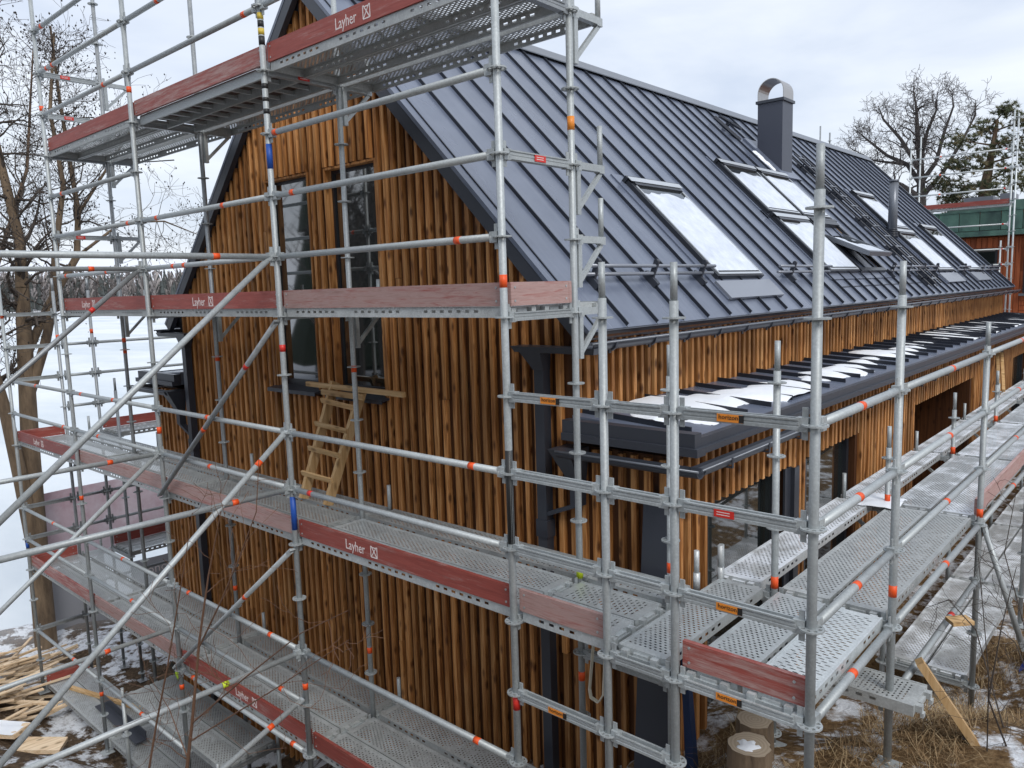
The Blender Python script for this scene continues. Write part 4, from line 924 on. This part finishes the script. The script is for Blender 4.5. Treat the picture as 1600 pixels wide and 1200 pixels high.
stems_tree('oak_tree', 'large bare oak with a wide crown above the far roof end', [
    ([(-8.6, OK_, -3), (-8.65, OK_, 2), (-8.8, OK_, 4.6), (-8.9, OK_, 6.4), (-9.1, OK_, 8.0), (-9.2, OK_, 9.4), (-9.4, OK_, 10.6)], .34, .02),
    ([(-8.75, OK_, 4.4), (-9.8, OK_ - .4, 5.3), (-11.0, OK_ - .6, 5.8), (-12.3, OK_ - .5, 6.5), (-13.2, OK_, 7.3)], .20, .02), ([(-9.8, OK_ - .4, 5.3), (-11.2, OK_ + .5, 5.5), (-12.8, OK_ + 1, 5.6), (-13.9, OK_ + 1, 6.1)], .12, .015),
    ([(-8.8, OK_, 5.2), (-9.7, OK_ + .5, 6.5), (-10.9, OK_ + .8, 7.2), (-12.1, OK_ + 1, 8.3), (-12.7, OK_ + 1, 8.9)], .16, .02), ([(-8.9, OK_, 6.0), (-9.8, OK_ - .6, 7.8), (-10.7, OK_ - .8, 9.0), (-11.0, OK_ - .8, 9.8)], .13, .02), ([(-8.9, OK_, 6.6), (-8.7, OK_ + .4, 8.2), (-8.3, OK_ + .5, 9.3), (-8.3, OK_ + .5, 10.3)], .12, .02),
    ([(-8.8, OK_, 5.4), (-8.1, OK_, 6.4), (-7.8, OK_, 7.8), (-7.4, OK_ + .2, 9.3), (-7.5, OK_ + .2, 10.0)], .14, .02), ([(-8.7, OK_, 4.6), (-7.6, OK_ - .5, 5.8), (-6.8, OK_ - .5, 7.2), (-6.3, OK_, 8.6), (-6.3, OK_, 9.4)], .13, .02), ([(-9.7, OK_ + .5, 6.5), (-11.4, OK_, 6.9), (-12.9, OK_, 7.9)], .09, .015)],
    9, M_OAK, M_OAKT, 4.2, 1.7, 3, 0, rmin=.0085, lo=.22)
def pine(name, label, base, pts, seed):
    rnd = random.Random(seed); root = thing(name, label, 'tree', base); off = -Vector(base)
    mb = MB(); mb.path([Vector(base), Vector((base[0], base[1], 4)), Vector((base[0] + .4, base[1], 7.2))], [.35, .25, .06], 8)
    nb = MB()
    for x, y, z, R in pts:
        mb.path([Vector((base[0] + .2, base[1], min(7, z - .3))), Vector((x, y, z))], [.05, .015], 4)
        for c in range(70):
            c0 = Vector((x + rnd.gauss(0, R * .55), y + rnd.gauss(0, R * .6), z + rnd.gauss(0, R * .36))); nb.k = rnd.choice((0, 0, 1, 1, 2))
            for q in range(20):
                d = Vector((rnd.gauss(0, 1), rnd.gauss(0, 1), rnd.gauss(.25, .7))).normalized() * rnd.uniform(.10, .26); sd_ = d.orthogonal().normalized() * .02
                nb.poly([c0 - sd_, c0 + sd_, c0 + d], [(0, 1, 2)])
    obj('trunk', mb.mesh('trunk', M_BARK), root, off)
    o = obj('crown', nb.mesh('needles', mat('needle_dark', (.045, .058, .024), .8), mat('needle_mid', (.085, .092, .042), .8), mat('needle_brown', (.14, .12, .06), .85)), root, off); o['kind'] = 'stuff'
rp_ = random.Random(2)
pine('pine_tree', 'dark green pine beside the oak behind the copper building', (-4.6, 39, -3), [(-6.3, 39, 4.5, .5), (-5.9, 39, 5.3, .6), (-6.1, 39.5, 3.9, .55), (-5.5, 38.5, 6.4, .6), (-5.2, 39, 4.2, .7), (-4.7, 38.5, 5.4, .75), (-4.6, 39, 6.9, .6), (-3.9, 39, 6.1, .7), (-3.6, 38.6, 4.8, .7), (-3.2, 39, 7.0, .6), (-2.9, 39, 5.6, .7), (-4.2, 38.4, 4.0, .7), (-5.6, 38.7, 3.3, .7), (-3.0, 38.5, 4.2, .7), (-2.3, 39, 6.4, .6), (-3.9, 39, 7.6, .4)], 6)
stems_tree('scrub_shoots', 'bare reddish shrub shoots rising in front of the lower scaffold decks', [
    ([(-1.75, -1.5, -3.65), (-1.69, -1.5, -3.05), (-1.52, -1.5, -2.59), (-1.31, -1.5, -1.95), (-1.12, -1.5, -1.49), (-.9, -1.5, -1.05)], .017, .003),
    ([(-2.4, -1.55, -3.7), (-2.3, -1.52, -3.31), (-2.09, -1.5, -2.8), (-1.82, -1.5, -2.29), (-1.47, -1.5, -1.57), (-1.26, -1.5, -1.12)], .012, .002),
    ([(-1.32, -1.5, -2.0), (-.99, -1.5, -1.62), (-.72, -1.5, -1.28), (-.5, -1.5, -.98), (-.42, -1.5, -.62)], .006, .002), ([(-1.52, -1.5, -2.59), (-.79, -1.5, -2.04), (-.14, -1.5, -1.57), (.29, -1.5, -1.33)], .006, .002),
    ([(-1.59, -1.5, -2.75), (-.51, -1.45, -2.02), (.14, -1.4, -1.56)], .006, .002), ([(-1.62, -1.5, -2.9), (-2.1, -1.4, -2.75), (-2.7, -1.3, -2.7)], .005, .0015)],
    31, M_TWIGR, M_TWIGR, 3.2, .62, 2, 0, 'shrub', rmin=.0016, up=.4, split=(1, 3), lo=.05)
stems_tree('bramble_bush', 'tangle of dark bare twigs beside the propped board on the right', [
    ([(2.45, 2.3, -3.0), (2.2, 2.5, -2.35), (1.98, 2.7, -2.25), (1.8, 2.8, -2.4)], .006, .002), ([(2.6, 2.2, -3.0), (2.5, 2.4, -2.2), (2.35, 2.5, -1.75), (2.4, 2.5, -1.3)], .006, .002),
    ([(2.5, 2.1, -3.0), (2.44, 1.6, -2.4), (2.5, 1.5, -1.9), (2.56, 1.5, -1.5)], .007, .002), ([(2.7, 2.6, -3.1), (2.4, 2.8, -2.5), (2.1, 3.0, -2.4)], .005, .002), ([(2.4, 1.9, -2.95), (2.42, 1.7, -2.3), (2.36, 1.55, -1.5)], .005, .002)],
    33, M_TWIG, M_TWIG, 5, .5, 2, 0, 'shrub', rmin=.0015, up=.1, split=(1, 3), lo=.05)
# ------------------------------------------------------------------ neighbour building behind the far end
nb_ = thing('copper_clad_building', 'red boarded building with green copper upper storey behind the far gable', 'building', (1, 27, -3.8))
off = -Vector(nb_.location)
m_cop = mat('green_copper', (.09, .17, .14), .5, .2); g = G(m_cop); g.col(g.val(g.ramp(g.noise(g.pos((1, 1, .6), 6.0), 3, 5), (.3, (.045, .085, .08)), (.7, (.10, .20, .16))), .3))
m_rb = wood('red_stained_board', (.16, .035, .012), (.30, .075, .024), (.38, .11, .04), .22, False)
wl = obj('wall', MB().box(-3.9, 6, 27.06, 35, -3.9, 1.40).box(-3.9, 6, 27.1, 35, 1.402, 2.25).mesh('wall', m_rb), nb_, off)
for i in range(16): obj('board', MB().box(-3.88 + i * .165, -3.73 + i * .165, 27.02, 27.058, -3.9, 1.38).mesh('board', m_rb), wl)
for i in range(12): obj('board', MB().box(-1.24, 2.6, 27.02, 27.058, -1.75 + i * .165, -1.6 + i * .165).mesh('board', m_rb), wl)
for i in range(9): obj('copper_panel', MB().box(-4.3 + i * .62, -3.70 + i * .62, 26.8, 26.85, 1.62, 2.24).mesh('copper_panel', m_cop), nb_, off)
for i in range(8): obj('copper_panel', MB().box(-3.6 + i * .66, -2.96 + i * .66, 27.5, 27.55, 2.30, 2.62).mesh('copper_panel', m_cop), nb_, off)
obj('cornice', MB().box(-4.3, 3, 26.7, 27.05, 1.43, 1.60).box(-4.3, 3, 26.78, 27.05, 2.2405, 2.30).mesh('cornice', m_cop), nb_, off)
obj('roof_unit', MB().box(-3.2, -2.3, 28, 29, 2.4, 2.85).box(-2.1, -1.7, 28, 29, 2.4, 2.9).mesh('roof_unit', M_GREYT), nb_, off)
wn = obj('window', MB().box(-2.62, -1.92, 26.99, 27.019, -.6, 1.02).mesh('window_frame', M_FRAME), nb_, off)
for a, b in ((.3, .95), (-.5, .2)): obj('pane', MB().box(-2.55, -1.99, 26.975, 26.989, a, b).mesh('pane', M_GLASS), wn)
wn = obj('window', MB().box(-1.15, .4, 26.96, 27.019, -.5, 1.1).mesh('window_frame', M_FRAME), nb_, off); obj('pane', MB().box(-1.08, .33, 26.945, 26.959, -.4, 1.0).mesh('pane', M_GLASS), wn)
obj('sill', MB().box(-1.25, .5, 26.9, 26.9599, -.6, -.52).mesh('sill', M_GREYT), wn)
fs = thing('far_scaffold', 'distant scaffold tower with red toe board before the copper building', 'scaffold', (-2.5, 25.8, -3.8))
for x, y, t in ((-1.46, 26, 5.3), (-1.28, 25.6, 5.1), (-4.45, 26, 5.0), (-4.2, 26.2, 4.9), (-1.56, 25.3, 1.2)): standard(fs, x, y, -3.8, t, mt=M_DECKN, spig=False)
for z in (4.12, 3.52, 2.88, 1.75, .95, .45): ledger(fs, (-4.45, 26, z), (-1.46, 26, z), mt=M_DECKN, tapes=[(.3, O), (.93, M_REDT)])
for z in (3.5, 2.4, 1.0, .45): ledger(fs, (-1.46, 26, z), (-1.28, 25.6, z), mt=M_DECKN)
deck(fs, -4.45, 26.2, 2.33, 2.99, mt=M_DECKN); toe(fs, (-4.45, 26.0), (-1.46, 26.0), 2.33, M_RED)
rs = thing('ridge_scaffold', 'tops of distant scaffold poles showing above the roof ridge', 'scaffold', (-6.3, 22, -5))
for x, t in ((-6.8, 4.55), (-6.5, 4.45), (-6.1, 5.0), (-5.8, 4.75)): standard(rs, x, 22, -5, t, mt=M_GALVD, spig=False)
# ------------------------------------------------------------------ timber ladder and loose plank on the deck
ld = thing('timber_ladder', 'short homemade pine ladder leaning between the gable windows', 'ladder', (-3.4, .75, -1.935)); off = -Vector(ld.location)
S0, S1 = (Vector((-3.60, .76, -1.933)), Vector((-3.60, 1.235, -.76))), (Vector((-3.17, .76, -1.933)), Vector((-3.12, 1.235, -.80)))
for a, b in (S0, S1): obj('stringer', MB().bar(a, b, .045, .095, (0, -1, .3)).mesh('stringer', M_PINEZ), ld, off)
for t in (.22, .43, .64, .84):
    a = S0[0].lerp(S0[1], t); b = S1[0].lerp(S1[1], t); e = (b - a) * .14; f = Vector((0, -.062, -.0)); obj('rung', MB().bar(a - e + f, b + e * .4 + f, .024, .05, (0, -.3, 1)).mesh('rung', M_PINE), ld, off)
tag(obj('loose_plank', MB().bar((-4.05, 1.19, -.80), (-2.42, 1.19, -.81), .045, .05).mesh('plank', M_PINE)), 'long pale batten lying across the head of the ladder', 'plank')
tag(obj('short_plank', MB().bar((-3.70, 1.135, -.86), (-2.98, 1.135, -.87), .03, .055).mesh('plank', M_PINE)), 'short pale board just under the long batten at the ladder head', 'plank')
# leaning frame by the annex wall, propped board, panels
fr = thing('wooden_frame', 'pale wooden frame leaning on the long annex wall', 'frame', (.6, 12.2, -1.93)); off = -Vector(fr.location)
for y in (0, .42): obj('rail', MB().bar((.74, 12.0 + y, -1.93), (.47, 13.3 + y, -1.30), .05, .09).mesh('rail', M_PINE), fr, off)
obj('crosspiece', MB().bar((.47, 13.28, -1.30), (.47, 13.74, -1.30), .05, .05).mesh('crosspiece', M_PINE), fr, off)
tag(obj('propped_board', MB().bar((2.34, 1.98, ground_z(2.34, 1.98) - .05), (1.99, 1.86, -2.40), .05, .10, (.3, -1, .2)).mesh('board', M_PINEZ)), 'sawn pine board propped from the grass against the lower tube', 'board')
tag(obj('wood_offcut', MB().bar((1.98, 2.75, -2.44), (2.10, 2.85, -2.43), .12, .03).mesh('offcut', M_PINE)), 'small pine offcut lying on the tube above the lower deck', 'offcut')
tag(obj('leaning_panel', MB().hexa([(.36, .84, -3.62), (.70, .84, -3.62), (.70, .88, -3.62), (.36, .88, -3.62), (.19, 1.30, -1.42), (.42, 1.30, -1.42), (.42, 1.34, -1.42), (.19, 1.34, -1.42)]).mesh('panel', M_TRIM)), 'tall dark grey panel leaning on the wall at the annex corner', 'panel')
tag(obj('blue_edged_panel', MB().hexa([(.80, .86, -3.45), (.87, .86, -3.45), (.87, .93, -3.45), (.80, .93, -3.45), (.72, .90, -2.3), (.765, .90, -2.3), (.765, .95, -2.3), (.72, .95, -2.3)]).mesh('panel', mat('blue_film', (.012, .03, .085), .4))), 'narrow dark blue upright panel under the corner deck', 'panel')
mb = MB(); sp = [(.20, .66, -2.06), (.19, .62, -2.35), (.165, .60, -2.68), (.175, .60, -2.74), (.24, .60, -2.755), (.285, .60, -2.68), (.29, .62, -2.4), (.27, .66, -2.08)]
for i in range(len(sp) - 1): mb.bar(sp[i], sp[i + 1], .006, .03, (0, 1, 0))
tag(obj('webbing_strap', mb.mesh('strap', M_STRAP)), 'cream webbing strap hanging in a loop below the corner deck', 'strap')
# ------------------------------------------------------------------ lower left: scrap timber, sheets, banners
rnd = random.Random(17)
for i in range(95):
    L = rnd.uniform(.5, 1.5); a = rnd.gauss(1.45, .45); x = rnd.uniform(-11.9, -9.2); y = rnd.uniform(-1.3, .35) if x < -10.4 else rnd.uniform(-1.3, -.25)
    z = ground_z(x, y) + .03 + .34 * max(0, 1 - ((x + 10.9) / 1.3) ** 2) * rnd.random() + .12 * rnd.random(); t = rnd.gauss(0, .10)
    d = Vector((math.cos(a) * math.cos(t), math.sin(a) * math.cos(t), math.sin(t))) * L / 2; c = Vector((x, y, z))
    o = obj('scrap_board', MB().bar(-d, d, rnd.choice((.03, .045, .07)), rnd.choice((.018, .022, .035))).mesh('scrap', M_SCRAP), None, c)
    tag(o, 'pale sawn offcut in the scrap timber heap left of the scaffold', 'board', 'scrap timber heap')
for x, y, L, a, lb in ((-8.9, -.95, .75, .55, 'thick insulated slab offcut with snow on top by the scrap heap'), (-9.3, -1.35, .8, .2, 'wide plywood piece lying nearest the slope below the scrap heap'), (-8.3, -.62, .55, .9, 'short broad board end beside the low scaffold deck')):
    z = ground_z(x, y) + .09; o = obj('board_piece', MB().box(-L / 2, L / 2, -.15, .15, -.03, .03).mesh('piece', M_SCRAP), None, (x, y, z), (rnd.uniform(-.1, .1), rnd.uniform(-.15, .15), a)); tag(o, lb, 'board')
snow_sheet('snow_patch', 'snow on the thick slab beside the scrap heap', lambda u, v, h: (-8.9 + math.cos(.55) * (u - .5) * .7 - math.sin(.55) * (v - .5) * .32, -.95 + math.sin(.55) * (u - .5) * .7 + math.cos(.55) * (v - .5) * .32, ground_z(-8.9, -.95) + .125 + h), 14, 8, lambda u, v: .012 + .01 * nz(u, v, 3, 1))
tag(obj('pale_batten', MB().bar((-9.74, .20, -5.87), (-8.1, .66, -5.86), .06, .045).mesh('batten', M_PINE)), 'long pale batten lying across the lowest scaffold deck', 'batten')
mb = MB(); mb.bar((-8.75, .30, -5.86), (-7.15, .24, -5.80), .14, .012); mb.bar((-8.75, .375, -5.80), (-7.15, .315, -5.74), .012, .13)
tag(obj('flashing_length', mb.mesh('flashing', M_TRIM)), 'dark folded metal flashing lying on the lowest deck', 'flashing')
mb = MB(); r2 = random.Random(4); nn = 7
pts = [(-5.52 + .28 * i / nn + r2.gauss(0, .012), .02 + .16 * j / nn + r2.gauss(0, .012), -4.10 + .10 * math.sin(i * .9) * math.cos(j * 1.1) + r2.gauss(0, .012)) for j in range(nn + 1) for i in range(nn + 1)]
mb.v = pts
for j in range(nn):
    for i in range(nn): mb.f.append((j * (nn + 1) + i, j * (nn + 1) + i + 1, (j + 1) * (nn + 1) + i + 1, (j + 1) * (nn + 1) + i)); mb.mi.append(0 if i > 3 else 1); mb.sm.append(True)
tag(obj('crumpled_vest', mb.mesh('vest', mat('hi_vis', (.30, .45, .02), .7), mat('black_cloth', (.02, .022, .02), .8))), 'crumpled yellow-green and black vest caught at the scaffold post', 'vest')
def sheet(name, label, y0, y1, z0, z1, x, mt, cat, text=None, n=14):
    root = thing(name, label, cat, (x, (y0 + y1) / 2, z0)); off = -Vector(root.location)
    mb = MB()
    for i in range(n):
        ya, yb = y0 + (y1 - y0) * i / n, y0 + (y1 - y0) * (i + 1) / n; xa, xb = [x + .03 * math.sin(q * 2.3) + .015 * math.sin(q * 7) for q in (ya, yb)]
        mb.hexa([(xa, ya, z0), (xa + .004, ya, z0), (xb + .004, yb, z0), (xb, yb, z0), (xa, ya, z1), (xa + .004, ya, z1), (xb + .004, yb, z1), (xb, yb, z1)])
    obj('sheet', mb.mesh('sheet', mt), root, off)
    for y in (y0, (y0 + y1) / 2, y1): obj('post', MB().tube((x - .08, y, z0 - 1.6), (x - .08, y, z1 + .03), .03, n=8).mesh('post', M_GALVD), root, off)
    if text: obj('lettering', text_mesh(text[0], text[1], M_WHITE), root, Vector((x + .055, text[2], text[3])) + off, (math.pi / 2, 0, math.pi / 2))
    return root
m_pink = mat('lilac_tarp', (.52, .42, .47), .5); g = G(m_pink); g.col(g.ramp(g.noise(g.pos((1, 1, 1)), 1.6, 6, .65), (.35, (.44, .31, .36)), (.65, (.60, .54, .60))))
m_gry = mat('grey_tarp', (.34, .35, .38), .55); m_gd = mat('dark_grey_tarp', (.10, .105, .12), .6)
sheet('lilac_banner', 'long faded lilac banner on posts behind the lowest decks', 1.0, 6.0, -5.0, -3.50, -13.25, m_pink, 'banner')
sheet('grey_sheet', 'plain grey sheet standing below the lilac banner beside the alder trunk', .95, 2.1, -6.45, -5.02, -13.2, m_gry, 'sheet')
sheet('lettered_banner', 'grey banner with white letters near the house corner', 2.35, 5.0, -5.55, -5.05, -12.4, m_gry, 'banner', ('Jonot', .26, 2.52, -5.36))
sheet('dark_sheet', 'dark grey sheet hanging under the lettered banner', 2.35, 5.0, -6.45, -5.56, -12.4, m_gd, 'sheet')
mb = MB(); pts = [Vector((-26 + 15 * t, 3.2, 7.3 - 4.6 * t - 1.0 * math.sin(math.pi * t))) for t in [i / 16 for i in range(17)]]
mb.path(pts, .012, 5); tag(obj('slack_cable', mb.mesh('cable', M_BLACK)), 'thin black cable sagging across the top left past the alder', 'cable')
# ------------------------------------------------------------------ stumps, grass, small snow
def stump(x, y, r, zt, label, seed):
    root = thing('tree_stump', label, 'stump', (x, y, zt - .4), 'cut stumps under the corner'); rnd = random.Random(seed); n = 28; mb = MB()
    ring = [(1 + .05 * rnd.gauss(0, 1) + .05 * math.sin(3 * t + seed)) for t in [6.283 * i / n for i in range(n)]]
    for i in range(n):
        a, b = 6.283 * i / n, 6.283 * (i + 1) / n; ra, rb = r * ring[i], r * ring[(i + 1) % n]
        mb.poly([(math.cos(a) * ra * 1.12, math.sin(a) * ra * 1.12, -.1), (math.cos(b) * rb * 1.12, math.sin(b) * rb * 1.12, -.1), (math.cos(b) * rb, math.sin(b) * rb, .4), (math.cos(a) * ra, math.sin(a) * ra, .4)], [(0, 1, 2, 3)])
    obj('bark', mb.mesh('bark', M_TAN), root)
    m_ = MB().poly([(math.cos(6.283 * i / n) * r * ring[i] * .985, math.sin(6.283 * i / n) * r * ring[i] * .985, .398) for i in range(n)], [tuple(range(n))])
    me = mat('cut_face', (.42, .30, .19), .8); gg = G(me); wv = gg.n('ShaderNodeTexWave', wave_type='RINGS', rings_direction='Z'); wv.inputs['Scale'].default_value = 14; wv.inputs['Distortion'].default_value = 3
    gg.l(gg.pos((1, 1, 1), 0, True), wv.inputs[0]); gg.col(gg.ramp(wv.outputs[1], (.2, (.36, .29, .21)), (.8, (.43, .35, .26)))); obj('cut_face', m_.mesh('cut_face', me), root)
    return root
stump(1.30, .74, .135, -2.72, 'pale cut stump with snow on its face below the corner toe board', 3); stump(1.22, 1.0, .115, -2.70, 'smaller cut stump half hidden behind the snowy one', 5)
snow_sheet('snow_patch', 'white snow on the face of the nearer stump', lambda u, v, h: (1.30 + (u - .5) * .18, .72 + (v - .5) * .14, -2.717 + h), 12, 10, lambda u, v: min(.012, (.32 - math.hypot(u - .5, v - .5) + .25 * nz(u, v, 4, 2)) * .1))
rnd = random.Random(23); mb = MB()
for i in range(42000):
    q = rnd.random()
    if q < .75: x, y = rnd.uniform(.5, 4.2), rnd.uniform(-.6, 5.5)
    else: x, y = rnd.uniform(-4, 1.5), rnd.uniform(-3, -.2)
    if x < .6 and y > .5: continue
    if noise.noise(Vector((x * 1.3, y * 1.3, 5))) < -.02: continue
    z = ground_z(x, y) - .01; a = rnd.random() * 6.283; h = rnd.uniform(.02, .13); ln = rnd.uniform(.5, 2.6) * h; w_ = .0022; mb.k = rnd.choice((0, 0, 1, 2))
    dx, dy = math.cos(a), math.sin(a); m5 = .55 * ln; mb.poly([(x - dy * w_, y + dx * w_, z), (x + dy * w_, y - dx * w_, z), (x + dx * m5 + dy * w_ * .7, y + dy * m5 - dx * w_ * .7, z + h * .8), (x + dx * m5 - dy * w_ * .7, y + dy * m5 + dx * w_ * .7, z + h * .8), (x + dx * ln, y + dy * ln, z + h * .7)], [(0, 1, 2, 3), (3, 2, 4)])
tag(obj('dry_grass', mb.mesh('dry_grass', mat('straw', (.26, .17, .085), .9), mat('straw_dark', (.13, .08, .038), .9), mat('straw_pale', (.40, .30, .17), .9))), 'flattened dry straw grass on the bank below the corner', 'grass', kind='stuff')
def deck_snow(label, x0, x1, y0, y1, z, seed, amt=.0, hmax=.02):
    nu = max(6, int((x1 - x0) / .02)); nv = max(6, int((y1 - y0) / .025))
    snow_sheet('snow_patch', label, lambda u, v, h: (x0 + (x1 - x0) * u, y0 + (y1 - y0) * v, z + h), nu, min(nv, 90), lambda u, v: soft(nz(u * (x1 - x0), v * (y1 - y0), 2.0, seed) * .5 + amt + .25 - .5 * max(abs(u - .5), abs(v - .5)), hmax))
deck_snow('snow clump by the inner post at the end of the first side bay', .98, 1.3, 3.75, 4.2, -1.93, 5.1, .06, .03)
mb = MB(); r2 = random.Random(8); nn = 10; mb.v = [(2.2 + .9 * i / nn, 4.6 + .7 * j / nn, ground_z(2.2 + .9 * i / nn, 4.6 + .7 * j / nn) + .05 + .2 * math.sin(3.14 * i / nn) * math.sin(3.14 * j / nn) + r2.gauss(0, .025)) for j in range(nn + 1) for i in range(nn + 1)]
mb.f = [(j * (nn + 1) + i, j * (nn + 1) + i + 1, (j + 1) * (nn + 1) + i + 1, (j + 1) * (nn + 1) + i) for j in range(nn) for i in range(nn)]; mb.mi = [0] * len(mb.f); mb.sm = [True] * len(mb.f)
tag(obj('blue_tarp', mb.mesh('tarp', mat('blue_plastic', (.015, .05, .33), .4))), 'crumpled blue tarpaulin on the snow at the right edge', 'tarpaulin')
